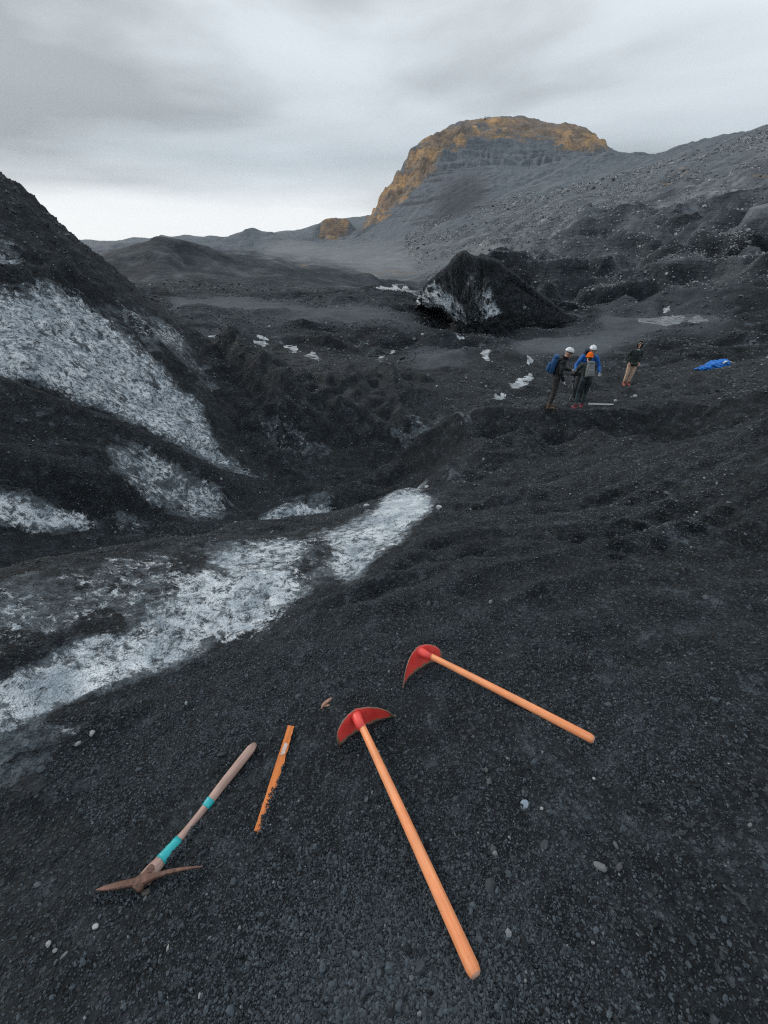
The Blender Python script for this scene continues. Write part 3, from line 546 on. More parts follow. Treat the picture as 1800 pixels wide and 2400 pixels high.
ii, jj = np.meshgrid(np.arange(NA - 1), np.arange(NR - 1), indexing='ij')
q = np.stack([ii * NR + jj, ii * NR + jj + 1, (ii + 1) * NR + jj + 1, (ii + 1) * NR + jj], -1).reshape(-1, 4)[:, ::-1]
rq = reg[:-1, :-1].reshape(-1)
strata = sample(raster([(1.0, [(1000, 400), (1060, 385), (1150, 392), (1170, 470), (1080, 545), (960, 540), (900, 500), (960, 440)]), (0.8, [(1040, 300), (1300, 300), (1400, 345), (1250, 365), (1050, 365), (1000, 350)])], 4), 300, 680)
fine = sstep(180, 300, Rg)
attrs = {'ice': ice, 'pale': pale, 'tan': tan, 'scree': scree, 'mount': strata, 'grey': grey, 'fine': fine}
# normals of the whole sheet, so that the pieces meet without a seam
def sheet_normals():
    da = np.gradient(np.stack([X, Y, Z], -1), axis=0); dr = np.gradient(np.stack([X, Y, Z], -1), axis=1)
    nn = np.cross(da, dr); nn /= np.linalg.norm(nn, axis=-1, keepdims=True) + 1e-12
    nn[nn[..., 2] < 0] *= -1; return nn.reshape(-1, 3)
NORM = sheet_normals()
def sheet_piece(ids, name, m):
    idx, inv = np.unique(ids, return_inverse=True); inv = inv.reshape(-1)
    me = bpy.data.meshes.new(name); me.vertices.add(len(idx)); me.vertices.foreach_set('co', Vall[idx].astype(np.float32).ravel())
    nq = len(ids); me.loops.add(nq * 4); me.loops.foreach_set('vertex_index', inv.astype(np.int32)); me.polygons.add(nq)
    me.polygons.foreach_set('loop_start', np.arange(0, nq * 4, 4, dtype=np.int32))
    me.update(calc_edges=True)
    for k_, a_ in attrs.items():
        at_ = me.attributes.new(k_, 'FLOAT', 'POINT'); at_.data.foreach_set('value', a_.reshape(-1)[idx].astype(np.float32))
    me.polygons.foreach_set('use_smooth', np.ones(nq, bool)); me.normals_split_custom_set_from_vertices(NORM[idx].astype(np.float32))
    me.materials.append(m); o = bpy.data.objects.new(name, me); C.objects.link(o)
    o['kind'] = 'structure'; o['label'] = labels[name]; o['category'] = cats[name]; return o
for k_, (nm, m_) in names.items():
    sel = rq == k_
    if nm == 'ground':                         # the ground beyond 20 m takes the coarser grain
        jjv = jj.reshape(-1); o = sheet_piece(q[sel], nm, m_); me = o.data; me.materials.append(M_MID)
        mi = (RR[jjv[sel]] > 22).astype(np.int32); me.polygons.foreach_set('material_index', mi)
    elif sel.any(): sheet_piece(q[sel], nm, m_)

#SEA
def sheet_obj(name, verts, faces, m): 
    me = bpy.data.meshes.new(name); me.from_pydata(verts, [], faces); me.materials.append(m); o = bpy.data.objects.new(name, me); C.objects.link(o); return o
m, t, b = mat('sea_water'); b.inputs['Base Color'].default_value = (0.16, 0.19, 0.21, 1); b.inputs['Roughness'].default_value = 0.35
sv = [(math.sin(a) * r, math.cos(a) * r, -24.0) for r in (1500, 3250) for a in np.radians(np.arange(-80, 81, 4))]; ns = len(sv) // 2
o = sheet_obj('sea', sv, [(i, i + 1, ns + i + 1, ns + i) for i in range(ns - 1)], m); o['kind'] = 'structure'; o['label'] = 'pale grey sea on the horizon'; o['category'] = 'sea'
# ------------------------------------------------------------------ mesh helpers
class MB:
    def __init__(s): s.v = []; s.f = []; s.m = []
    def add(s, v, f, m=0):
        o = len(s.v); s.v += [tuple(p) for p in v]; s.f += [tuple(i + o for i in q) for q in f]; s.m += [m] * len(f); return s
    def ring_tube(s, rings, m=0, cap=True):
        k = len(rings[0]); v = [p for r in rings for p in r]
        f = [(i * k + j, i * k + (j + 1) % k, (i + 1) * k + (j + 1) % k, (i + 1) * k + j) for i in range(len(rings) - 1) for j in range(k)]
        if cap: f += [tuple(range(k))[::-1], tuple((len(rings) - 1) * k + j for j in range(k))]
        return s.add(v, f, m)
    def tube(s, path, rad, k=10, m=0, flat=1.0, up=(0, 0, 1), cap=True):
        path = [Vector(p) for p in path]; rings = []
        for i, p in enumerate(path):
            d = (path[min(i + 1, len(path) - 1)] - path[max(i - 1, 0)]).normalized(); u = Vector(up)
            if abs(d.dot(u)) > 0.95: u = Vector((0, 1, 0)) if abs(d.y) < 0.9 else Vector((1, 0, 0))
            a = d.cross(u).normalized(); b = a.cross(d).normalized(); r = rad[i] if hasattr(rad, '__len__') else rad
            rings.append([p + a * (r * math.cos(t)) + b * (r * flat * math.sin(t)) for t in [2 * math.pi * j / k for j in range(k)]])
        return s.ring_tube(rings, m, cap)
    def ball(s, c, r, m=0, seg=12, rings=8, rot=None):
        c = Vector(c); r = Vector(r if hasattr(r, '__len__') else (r, r, r)); v = []; f = []
        for i in range(rings + 1):
            th = math.pi * i / rings
            for j in range(seg):
                ph = 2 * math.pi * j / seg; p = Vector((r.x * math.sin(th) * math.cos(ph), r.y * math.sin(th) * math.sin(ph), r.z * math.cos(th)))
                if rot: p = rot @ p
                v.append(c + p)
        for i in range(rings):
            for j in range(seg): f.append((i * seg + j, (i + 1) * seg + j, (i + 1) * seg + (j + 1) % seg, i * seg + (j + 1) % seg))
        return s.add(v, f, m)
    def box(s, c, h, m=0, rot=None, taper=1.0):
        v = []
        for z in (-1, 1):
            for y in (-1, 1):
                for x in (-1, 1):
                    p = Vector((x * h[0] * (taper if z > 0 else 1), y * h[1] * (taper if z > 0 else 1), z * h[2])); v.append((rot @ p if rot else p) + Vector(c))
        return s.add(v, [(0, 2, 3, 1), (4, 5, 7, 6), (0, 1, 5, 4), (2, 6, 7, 3), (0, 4, 6, 2), (1, 3, 7, 5)], m)
    def build(s, name, mats, parent=None, smooth=True, bevel=0, sub=0):
        me = bpy.data.meshes.new(name); me.from_pydata(s.v, [], s.f); 
        bm = bmesh.new(); bm.from_mesh(me); bmesh.ops.recalc_face_normals(bm, faces=bm.faces); bm.to_mesh(me); bm.free()
        for m in (mats if isinstance(mats, (list, tuple)) else [mats]): me.materials.append(m)
        me.polygons.foreach_set('material_index', s.m); me.polygons.foreach_set('use_smooth', [smooth] * len(s.f))
        o = bpy.data.objects.new(name, me); C.objects.link(o)
        if parent: o.parent = parent
        if bevel: b = o.modifiers.new('bevel', 'BEVEL'); b.width = bevel; b.segments = 2; b.limit_method = 'ANGLE'
        if sub: b = o.modifiers.new('sub', 'SUBSURF'); b.levels = sub; b.render_levels = sub
        return o
def tag(o, label, cat, group=None, kind=None):
    o['label'] = label; o['category'] = cat
    if group: o['group'] = group
    if kind: o['kind'] = kind
    return o
def empty(name, loc, rot=(0, 0, 0)):
    o = bpy.data.objects.new(name, None); C.objects.link(o); o.location = loc; o.rotation_euler = rot; o.empty_display_size = 0.1; return o
def simple(name, col, rough=0.6, var=0.25, scale=20, spec=0.4, bumpd=0.0, metal=0.0, dirt=None):
    m, t, b = mat(name); co = N(t, 'ShaderNodeTexCoord').outputs['Object']; f = noise(t, co, scale, 5, 0.65)
    c = mixc(t, ramp(t, [(0.3, 0.0), (0.7, 1.0)], f).outputs[0], tuple(x * (1 - var) for x in col), tuple(min(1, x * (1 + var)) for x in col))
    if dirt:
        f2 = noise(t, co, scale * 2.3, 6, 0.75)
        c = mixc(t, ramp(t, [(dirt[0], 0.0), (dirt[0] + 0.12, 1.0)], f2).outputs[0], c, dirt[1])
    t.links.new(c, b.inputs['Base Color']); b.inputs['Roughness'].default_value = rough; b.inputs['Specular IOR Level'].default_value = spec; b.inputs['Metallic'].default_value = metal
    if bumpd: t.links.new(bump(t, f, 0.6, bumpd), b.inputs['Normal'])
    return m

# ------------------------------------------------------------------ ice block with the cave mouth
def catmull(a, n):
    a = np.asarray(a, float); k = len(a); t = np.linspace(0, k - 1, n); i = np.clip(t.astype(int), 0, k - 2); f = (t - i).reshape((-1,) + (1,) * (a.ndim - 1))
    p0 = a[np.clip(i - 1, 0, k - 1)]; p1 = a[i]; p2 = a[i + 1]; p3 = a[np.clip(i + 2, 0, k - 1)]
    return 0.5 * (2 * p1 + (p2 - p0) * f + (2 * p0 - 5 * p1 + 4 * p2 - p3) * f ** 2 + (3 * p1 - p0 - 3 * p2 + p3) * f ** 3)
COLS = [
 [(985, 738, 46), (980, 724, 46), (974, 727, 42.4), (970, 716, 41.8), (974, 706, 42.2), (980, 697, 43.5), (985, 720, 50)],
 [(1000, 760, 44.5), (1000, 726, 45), (990, 717, 40.4), (990, 705, 40), (996, 690, 40.8), (1003, 664, 43), (1003, 710, 52)],
 [(1035, 775, 42), (1035, 737, 43.5), (1028, 724, 38.6), (1029, 702, 38.5), (1034, 670, 40), (1040, 632, 43), (1040, 700, 54)],
 [(1064, 783, 40), (1063, 757, 41), (1056, 739, 37.2), (1062, 710, 37.5), (1064, 660, 40), (1062, 608, 43.5), (1062, 700, 56)],
 [(1052, 786, 35.5), (1066, 766, 35.8), (1070, 746, 36), (1078, 715, 37), (1085, 655, 40), (1086, 588, 44), (1087, 700, 57)],
 [(1090, 799, 34.2), (1092, 777, 34.8), (1098, 748, 35.5), (1104, 710, 37.2), (1108, 655, 40), (1103, 596, 44), (1104, 700, 57)],
 [(1112, 797, 35.4), (1115, 774, 36.0), (1120, 744, 36.9), (1122, 706, 38.0), (1124, 650, 41), (1122, 607, 44), (1122, 705, 57)],
 [(1135, 793, 34.6), (1136, 770, 35.1), (1138, 740, 36.2), (1140, 705, 38), (1142, 650, 41), (1145, 609, 44), (1145, 705, 57)],
 [(1172, 776, 36.4), (1172, 753, 37.0), (1172, 730, 37.9), (1170, 700, 39.4), (1170, 655, 41.5), (1168, 617, 44), (1168, 705, 57)],
 [(1205, 765, 38), (1205, 748, 38.6), (1203, 725, 39.5), (1200, 700, 41), (1198, 670, 43), (1198, 637, 45), (1200, 705, 57)],
 [(1250, 760, 40), (1248, 748, 40.5), (1245, 732, 41.3), (1243, 715, 42.5), (1240, 695, 44), (1238, 666, 46), (1240, 710, 57)],
 [(1300, 758, 42), (1295, 752, 42.3), (1290, 745, 43), (1285, 735, 44), (1282, 722, 45), (1280, 700, 47), (1285, 720, 57)],
 [(1350, 754, 45), (1348, 752, 45.2), (1345, 750, 45.6), (1342, 748, 46.3), (1340, 746, 47), (1338, 744, 48), (1340, 742, 54)]]
g = np.array([[at(*q_) for q_ in c_] for c_ in COLS])
for c_ in g:
    for k_ in (0, 6): c_[k_, 2] = min(c_[k_, 2], float(H(c_[k_, 0], c_[k_, 1]))) - 0.35
g = catmull(g, 230); g = catmull(g.transpose(1, 0, 2), 150).transpose(1, 0, 2)
du = np.gradient(g, axis=0); dv_ = np.gradient(g, axis=1); nn = np.cross(du, dv_); nn /= np.linalg.norm(nn, axis=-1, keepdims=True) + 1e-9
nn *= np.where((nn * (g - np.array([0, 0, CAM_H]))).sum(-1).mean() > 0, -1, 1)
ux = np.linspace(0, 12, 230)[:, None] * np.ones((1, 150)); vx = np.ones((230, 1)) * np.linspace(0, 6, 150)[None]
fl = np.abs(perlin(ux * 3.4 + vx * 2.2, vx * 1.1 - ux * 0.5)); fl2 = np.abs(perlin(ux * 8 + vx * 5.5 + 9, vx * 2.4 - ux))
rel = (0.75 * (fl - 0.3) + 0.32 * (fl2 - 0.3)) * (1 - 0.9 * sstep(3.4, 4.8, vx)) + 0.9 * perlin(ux * 0.9, vx * 1.3) * 0.4 + 0.16 * perlin(ux * 13, vx * 15)
edge = np.minimum(np.minimum(ux, 12 - ux) / 1.0, 1) * np.clip(np.minimum(vx, 6 - vx) / 0.8, 0, 1)
g = g + nn * (rel * (0.35 + 0.65 * edge) * np.where(vx > 4.6, 0.45, 1.0))[..., None]
PXb, PYb = project(g[..., 0], g[..., 1], g[..., 2])
def sample_at(img, px, py):
    u = np.clip(((px + 300) / MS), 0, MW - 2).astype(int); v = np.clip(py / MS, 0, MH - 2).astype(int); return img[v, u]
ib = 1.30 * sample_at(raster([(0.62, [(965, 735), (965, 700), (1010, 655), (1045, 675), (1070, 700), (1085, 720), (1095, 745), (1110, 780), (1090, 800), (1040, 795), (1062, 750), (1040, 720)]),
                       (0.56, [(1110, 700), (1150, 665), (1160, 690), (1180, 725), (1165, 765), (1130, 795), (1110, 790)]), (0.66, [(1100, 770), (1135, 765), (1130, 795), (1105, 795)]),
                       (0.30, [(1085, 640), (1160, 650), (1160, 700), (1090, 700)]), (0.36, [(1180, 740), (1240, 700), (1260, 705), (1190, 765)])], 2), PXb, PYb) * (vx > 1.7)
ib = np.where(ib > 0.05, ib + 1.0 * (0.28 - fl) + 0.7 * (0.26 - fl2), 0)
ids = np.arange(230 * 150).reshape(230, 150)
fb = np.stack([ids[:-1, :-1], ids[:-1, 1:], ids[1:, 1:], ids[1:, :-1]], -1).reshape(-1, 4)
me = bpy.data.meshes.new('ice_block'); me.from_pydata(g.reshape(-1, 3).tolist(), [], fb.tolist())
a_ = me.attributes.new('ice', 'FLOAT', 'POINT'); a_.data.foreach_set('value', ib.reshape(-1).astype(np.float32)); me.attributes.new('pale', 'FLOAT', 'POINT')
bm = bmesh.new(); bm.from_mesh(me); bmesh.ops.recalc_face_normals(bm, faces=bm.faces); bm.to_mesh(me); bm.free()
me.polygons.foreach_set('use_smooth', [True] * len(me.polygons)); me.materials.append(terrain_mat('black_ash_on_ice_block', 0.5))
o = bpy.data.objects.new('ice_block', me); C.objects.link(o); tag(o, 'tall black ice block with striped white face and cave mouth', 'ice block', kind='structure')

# ------------------------------------------------------------------ loose rock: gravel underfoot, stones further off, boulders on the moraine
def rock_mesh(name, seed, m, sub=1, squash=(1, 0.8, 0.6), rough=0.22):
    r_ = random.Random(seed); bm = bmesh.new(); bmesh.ops.create_icosphere(bm, subdivisions=sub, radius=0.5)
    ax = [Vector((r_.gauss(0, 1), r_.gauss(0, 1), r_.gauss(0, 1))).normalized() for _ in range(7)]; off = [r_.uniform(0.26, 0.46) for _ in ax]
    for v in bm.verts:
        for a, o_ in zip(ax, off):
            d = v.co.dot(a)
            if d > o_: v.co -= a * (d - o_)
        v.co *= 1 + r_.uniform(-rough, rough) * 0.5
        v.co.x *= squash[0]; v.co.y *= squash[1]; v.co.z *= squash[2]
    me = bpy.data.meshes.new(name); bm.to_mesh(me); bm.free(); me.materials.append(m); return me
def stone_mat(name, lo, hi, light=None, p=0.96):
    m, t, b = mat(name); oi = N(t, 'ShaderNodeObjectInfo'); co = N(t, 'ShaderNodeTexCoord').outputs['Object']
    c = mixc(t, oi.outputs['Random'], lo, hi)
    if light:
        rr = math_n(t, 'FRACT', math_n(t, 'MULTIPLY', oi.outputs['Random'], 37.7)); c = mixc(t, ramp(t, [(p, 0.0), (min(1, p + 0.03), 1.0)], rr).outputs[0], c, light)
    f = noise(t, co, 5.0, 4, 0.7); c = mixc(t, 1.0, c, ramp(t, [(0.3, 0.65), (0.7, 1.25)], f).outputs[0], 'MULTIPLY')
    t.links.new(c, b.inputs['Base Color']); b.inputs['Roughness'].default_value = 0.7; b.inputs['Specular IOR Level'].default_value = 0.35
    return m
def scatter(name, P_, sc_, protos, label, cat):
    n_ = len(P_); me = bpy.data.meshes.new(name); me.vertices.add(n_); me.vertices.foreach_set('co', P_.astype(np.float32).ravel())
    a1 = me.attributes.new('size', 'FLOAT_VECTOR', 'POINT'); a1.data.foreach_set('vector', sc_.astype(np.float32).ravel())
    a2 = me.attributes.new('turn', 'FLOAT_VECTOR', 'POINT'); a2.data.foreach_set('vector', np.stack([rng.normal(0, 0.45, n_), rng.normal(0, 0.45, n_), rng.random(n_) * 6.28], -1).astype(np.float32).ravel())
    a3 = me.attributes.new('which', 'INT', 'POINT'); a3.data.foreach_set('value', rng.integers(0, len(protos), n_).astype(np.int32))
    o = bpy.data.objects.new(name, me); C.objects.link(o)
    col = bpy.data.collections.new(name + '_kinds')
    for i_, pm in enumerate(protos): po = bpy.data.objects.new('%s_kind_%02d' % (name, i_), pm); col.objects.link(po)
    ng = bpy.data.node_groups.new(name + '_scatter', 'GeometryNodeTree'); ng.interface.new_socket('Geometry', in_out='INPUT', socket_type='NodeSocketGeometry'); ng.interface.new_socket('Geometry', in_out='OUTPUT', socket_type='NodeSocketGeometry')
    gi = ng.nodes.new('NodeGroupInput'); go = ng.nodes.new('NodeGroupOutput'); ip = ng.nodes.new('GeometryNodeInstanceOnPoints'); ci = ng.nodes.new('GeometryNodeCollectionInfo')
    ci.inputs['Collection'].default_value = col; ci.inputs['Separate Children'].default_value = True; ci.inputs['Reset Children'].default_value = True
    def na(nm, dt):
        x = ng.nodes.new('GeometryNodeInputNamedAttribute'); x.data_type = dt; x.inputs['Name'].default_value = nm; return x.outputs[0]
    ip.inputs['Pick Instance'].default_value = True; lk = ng.links.new
    lk(gi.outputs[0], ip.inputs['Points']); lk(ci.outputs[0], ip.inputs['Instance']); lk(na('which', 'INT'), ip.inputs['Instance Index'])
    lk(na('size', 'FLOAT_VECTOR'), ip.inputs['Scale'])
    e2 = ng.nodes.new('FunctionNodeEulerToRotation'); lk(na('turn', 'FLOAT_VECTOR'), e2.inputs[0]); lk(e2.outputs[0], ip.inputs['Rotation'])
    lk(ip.outputs[0], go.inputs[0])
    md = o.modifiers.new('scatter', 'NODES'); md.node_group = ng
    me.materials.append(protos[0].materials[0])
    return tag(o, label, cat, kind='stuff')
def field(az0, az1, r0, r1, n_, rpow=0.0):
    a = np.radians(rng.uniform(az0, az1, n_)); u = rng.random(n_); r = np.exp(math.log(r0) + (math.log(r1) - math.log(r0)) * u ** (1 - rpow)); return np.sin(a) * r, np.cos(a) * r, r
def ice_at(x, y):
    a0 = np.clip(np.searchsorted(AZ, np.arctan2(x, y)), 0, NA - 1); r0 = np.clip(np.searchsorted(RR, np.hypot(x, y)), 0, NR - 1); return ice[a0, r0], stream[a0, r0], moraine[a0, r0], pale[a0, r0]
M_GRAV = stone_mat('black_gravel_grain', (0.002, 0.004, 0.0065), (0.068, 0.088, 0.106), (0.20, 0.22, 0.23), 0.984)
gp = [rock_mesh('gravel_grain_%d' % i, i, M_GRAV, 1, (1, random.uniform(.65, .95), random.uniform(.5, .75))) for i in range(8)]
x1, y1, r1 = field(-180, 180, 0.10, 2.0, 220000); x2, y2, r2 = field(-62, 62, 1.2, 9.0, 130000)
gx, gy, gr = np.concatenate([x1, x2]), np.concatenate([y1, y2]), np.concatenate([r1, r2])
slant = np.sqrt(gr ** 2 + CAM_H ** 2)
keep = (ice_at(gx, gy)[0] < 0.25 + 0.2 * rng.random(len(gx))); gx, gy, gr, slant = gx[keep], gy[keep], gr[keep], slant[keep]
sz = 0.0042 * (0.55 + 0.45 * slant / 1.9) * np.exp(rng.normal(0, 0.38, len(gx))); big = rng.random(len(gx)) < 0.02; sz[big] *= rng.uniform(1.4, 2.6, big.sum())
gz = H(gx, gy) + sz * 0.12
def spill(p0, p1, n_, w, up, s0):                # grit thrown against and over a tool
    p0, p1 = hit(*p0), hit(*p1); t_ = rng.random(n_); x_ = p0.x + (p1.x - p0.x) * t_ + rng.normal(0, w, n_); y_ = p0.y + (p1.y - p0.y) * t_ + rng.normal(0, w, n_); return x_, y_, H(x_, y_) + up * rng.random(n_), s0 * np.exp(rng.normal(0, .35, n_))
for a_ in (((690, 1705), (612, 1955), 700, .010, .012, .0045), ((640, 1850), (606, 1955), 500, .012, .014, .0045), ((462, 1935), (395, 2025), 500, .008, .012, .004), ((805, 1750), (870, 1735), 500, .02, .012, .005), ((870, 1735), (925, 1690), 500, .02, .012, .005), ((950, 1610), (1000, 1575), 500, .02, .012, .005), ((235, 2095), (330, 2100), 500, .014, .012, .005), ((380, 2075), (470, 2045), 300, .014, .008, .005),
           ((850, 1720), (1110, 2290), 1500, .020, .004, .0045), ((1010, 1560), (1390, 1745), 1500, .020, .004, .005)):
    q1, q2, q3, q4 = spill(*a_); gx = np.append(gx, q1); gy = np.append(gy, q2); gz = np.append(gz, q3); sz = np.append(sz, q4)
scatter('gravel', np.stack([gx, gy, gz], -1), sz[:, None] * rng.uniform(0.8, 1.25, (len(sz), 3)) * 1.6, gp, 'loose black volcanic gravel covering the near slope', 'gravel')
M_STONE = stone_mat('dark_stone', (0.004, 0.007, 0.010), (0.11, 0.13, 0.15), (0.30, 0.315, 0.325), 0.95)
sp_ = [rock_mesh('loose_stone_%d' % i, 50 + i, M_STONE, 1, (1, random.uniform(.6, .95), random.uniform(.5, .8))) for i in range(6)]
gx, gy, gr = field(-45, 45, 3.5, 60, 190000); ic, stt, mo, pl = ice_at(gx, gy); clump = perlin(gx / 2.2, gy / 2.2) + 0.6 * perlin(gx / 0.7, gy / 0.7)
keep = (ic < 0.3) & (stt < 0.3) & (pl < 0.5) & (clump > rng.normal(-0.2, 0.35, len(gx))); gx, gy, gr = gx[keep], gy[keep], gr[keep]
sz = 0.0031 * gr * np.exp(rng.normal(-0.4, 0.5, len(gx)))
scatter('loose_stones', np.stack([gx, gy, H(gx, gy) + sz * 0.1], -1), sz[:, None] * rng.uniform(0.8, 1.3, (len(sz), 3)), sp_, 'small dark stones strewn over the valley floor', 'stones')
M_BOUL = stone_mat('grey_boulder', (0.022, 0.03, 0.038), (0.33, 0.355, 0.375), (0.42, 0.43, 0.43), 0.92)
bp_ = [rock_mesh('boulder_%d' % i, 90 + i, M_BOUL, 1, (1, random.uniform(.6, .95), random.uniform(.55, .9))) for i in range(6)]
gx, gy, gr = field(1, 46, 56, 330, 120000); ic, stt, mo, pl = ice_at(gx, gy); clump = perlin(gx / 30, gy / 30) + 0.7 * perlin(gx / 9, gy / 9)
keep = (stt < 0.3) & (mo > 0.55) & (clump > rng.normal(0.0, 0.3, len(gx))); gx, gy, gr = gx[keep], gy[keep], gr[keep]
sz = 0.0027 * gr * np.exp(rng.normal(-0.4, 0.5, len(gx)))
scatter('boulders', np.stack([gx, gy, H(gx, gy) + sz * 0.15], -1), sz[:, None] * rng.uniform(0.8, 1.3, (len(sz), 3)), bp_, 'grey boulders strewn over the moraine slope', 'boulders')
#TOOLS
# ------------------------------------------------------------------ tools lying on the gravel
M_ORANGE = None
def wood(name, c1, c2, ring=(90, 4, 90), rough=0.5, dirt=None):
    m, t, b = mat(name); co = N(t, 'ShaderNodeTexCoord').outputs['Object']
    mpn = N(t, 'ShaderNodeMapping'); mpn.inputs['Scale'].default_value = ring; t.links.new(co, mpn.inputs['Vector'])
    g_ = noise(t, mpn.outputs[0], 1.0, 5, 0.6, 0.4); bl = noise(t, co, 6, 4, 0.6)
    c = mixc(t, ramp(t, [(0.35, 0.0), (0.65, 1.0)], g_).outputs[0], c1, c2)
    c = mixc(t, 1.0, c, ramp(t, [(0.3, 0.8), (0.7, 1.12)], bl).outputs[0], 'MULTIPLY')
    if dirt: c = mixc(t, ramp(t, [(dirt[0], 0.0), (dirt[0] + 0.1, 1.0)], noise(t, co, 40, 5, 0.75)).outputs[0], c, dirt[1])
    t.links.new(c, b.inputs['Base Color']); b.inputs['Roughness'].default_value = rough; b.inputs['Specular IOR Level'].default_value = 0.4
    t.links.new(bump(t, g_, 0.25, 0.002), b.inputs['Normal']); return m
M_ASHW = wood('orange_ash_handle', (0.84, 0.275, 0.105), (0.95, 0.40, 0.19), dirt=(0.635, (0.30, 0.13, 0.06)))
M_ENDG = simple('handle_end_grain', (0.52, 0.30, 0.22), 0.75, 0.2, 80)
def red_paint():
    m, t, b = mat('red_enamel_worn'); co = N(t, 'ShaderNodeTexCoord').outputs['Object']
    w = attr(t, 'wear'); f = noise(t, co, 45, 6, 0.75)
    fac = ramp(t, [(0.48, 0.0), (0.56, 1.0)], math_n(t, 'ADD', math_n(t, 'MULTIPLY', math_n(t, 'SUBTRACT', f, 0.5), 0.9), w, True)).outputs[0]
    red = mixc(t, ramp(t, [(0.3, 0.0), (0.7, 1.0)], noise(t, co, 14, 4, 0.6)).outputs[0], (0.76, 0.050, 0.042), (0.90, 0.10, 0.085))
    mud = mixc(t, noise(t, co, 60, 4, 0.7), (0.14, 0.085, 0.05), (0.33, 0.25, 0.19))
    t.links.new(mixc(t, fac, red, mud), b.inputs['Base Color']); b.inputs['Roughness'].default_value = 0.42; t.links.new(bump(t, fac, 0.2, 0.001), b.inputs['Normal']); return m
M_RED = red_paint()
def set_wear(o, fn):
    a = o.data.attributes.new('wear', 'FLOAT', 'POINT'); a.data.foreach_set('value', [fn(v.co) for v in o.data.vertices])
def frame_from(origin, fwd, up):
    y = Vector(fwd).normalized(); x = y.cross(Vector(up)).normalized(); z = x.cross(y).normalized()
    return Matrix(((x.x, y.x, z.x, origin[0]), (x.y, y.y, z.y, origin[1]), (x.z, y.z, z.z, origin[2]), (0, 0, 0, 1)))
def at_height(px, py, h):
    """point on the photo ray that is h above the gravel"""
    lo, hi = 0.2, 6.0; d = ray(px, py)
    for _ in range(50):
        s = (lo + hi) / 2; p = (d[0] * s, d[1] * s, CAM_H + d[2] * s)
        if p[2] - float(H(np.array(p[0]), np.array(p[1]))) > h: lo = s
        else: hi = s
    return Vector(p)
def make_hoe(neck_px, end_px, tipL, tipR, label, neck_h=0.10):
    neck = at_height(*neck_px, neck_h); end = at_height(*end_px, 0.010)
    d = (neck - end); ln = d.length; root = empty('garden_hoe', end)
    root.matrix_world = frame_from(end, d, (0, 0, 1))
    # local: y runs from the butt to the head, x right, z up
    hb = MB(); prof = [(0, 0.012), (0.006, 0.0185), (0.02, 0.0215), (0.3 * ln, 0.0205), (0.7 * ln, 0.0185), (ln - 0.02, 0.0165)]
    ys = [p[0] for p in prof]; yy = sorted(set(ys + list(np.linspace(0.05, ln - 0.05, 12))))
    hb.tube([(0.004 * math.sin(2.2 * y), y, 0.003 * math.sin(3 * y)) for y in yy], np.interp(yy, ys, [p[1] for p in prof]), 16, 0, 0.86)
    ho = hb.build('handle', [M_ASHW, M_ENDG], root)
    for p in ho.data.polygons:
        if p.center.y < 0.008: p.material_index = 1
    sb = MB(); sb.tube([(0, ln - 0.055, 0), (0, ln - 0.02, 0), (0, ln + 0.02, 0.001), (0, ln + 0.03, 0.0)], [0.0195, 0.022, 0.026, 0.022], 16)
    so_ = sb.build('socket', M_RED, root); set_wear(so_, lambda c: 0.22)
    # blade: half-moon plate hanging from the socket to the gravel, bent about its middle
    T = root.matrix_world.inverted(); L_, R_ = T @ at_height(*tipL, 0.012), T @ at_height(*tipR, 0.012)
    top = Vector((0, ln + 0.018, 0.027)); nu, nv = 28, 12; v = []; wl = []
    mid = (L_ + R_) / 2
    for i in range(nu + 1):
        u = -1 + 2 * i / nu
        base = mid.lerp(R_, u) if u > 0 else mid.lerp(L_, -u)
        sh = math.sqrt(max(0.0, 1 - abs(u) ** 2.3))                       # half-moon outline
        for j in range(nv + 1):
            w = j / nv
            q_ = base + (top - mid) * (w * sh) + Vector((0, 0.030 * (1 - u * u) * (1 - w) + 0.012 * math.cos(u * 3.1) * w, 0)) + Vector((0, 0, -0.022 * (1 - w) * (1 - u * u)))
            v.append(q_ + Vector((0, 0, 0.006 * math.exp(-(u * 7) ** 2) * w))); wl.append((w, u))
    k_ = nv + 1; f = [(i * k_ + j, (i + 1) * k_ + j, (i + 1) * k_ + j + 1, i * k_ + j + 1) for i in range(nu) for j in range(nv)]
    bb = MB().add(v, f); bo = bb.build('blade', M_RED, root)
    a = bo.data.attributes.new('wear', 'FLOAT', 'POINT'); a.data.foreach_set('value', [0.375 + 0.45 * max(0, 1 - w * 3.0) + (0.2 if w > 0.95 else 0) + 0.42 * max(0, (abs(u) - 0.82) / 0.18) for w, u in wl])
    sm = bo.modifiers.new('plate', 'SOLIDIFY'); sm.thickness = 0.0035
    return tag(root, label, 'hoe', 'red hoes on the gravel')
make_hoe((838, 1685), (1117, 2290), (794, 1748), (926, 1678), 'orange handled hoe nearer the camera, its butt end near the bottom edge', 0.095)
make_hoe((990, 1530), (1393, 1735), (942, 1611), (1036, 1545), 'orange handled hoe further from the camera, its butt end to the right', 0.095)

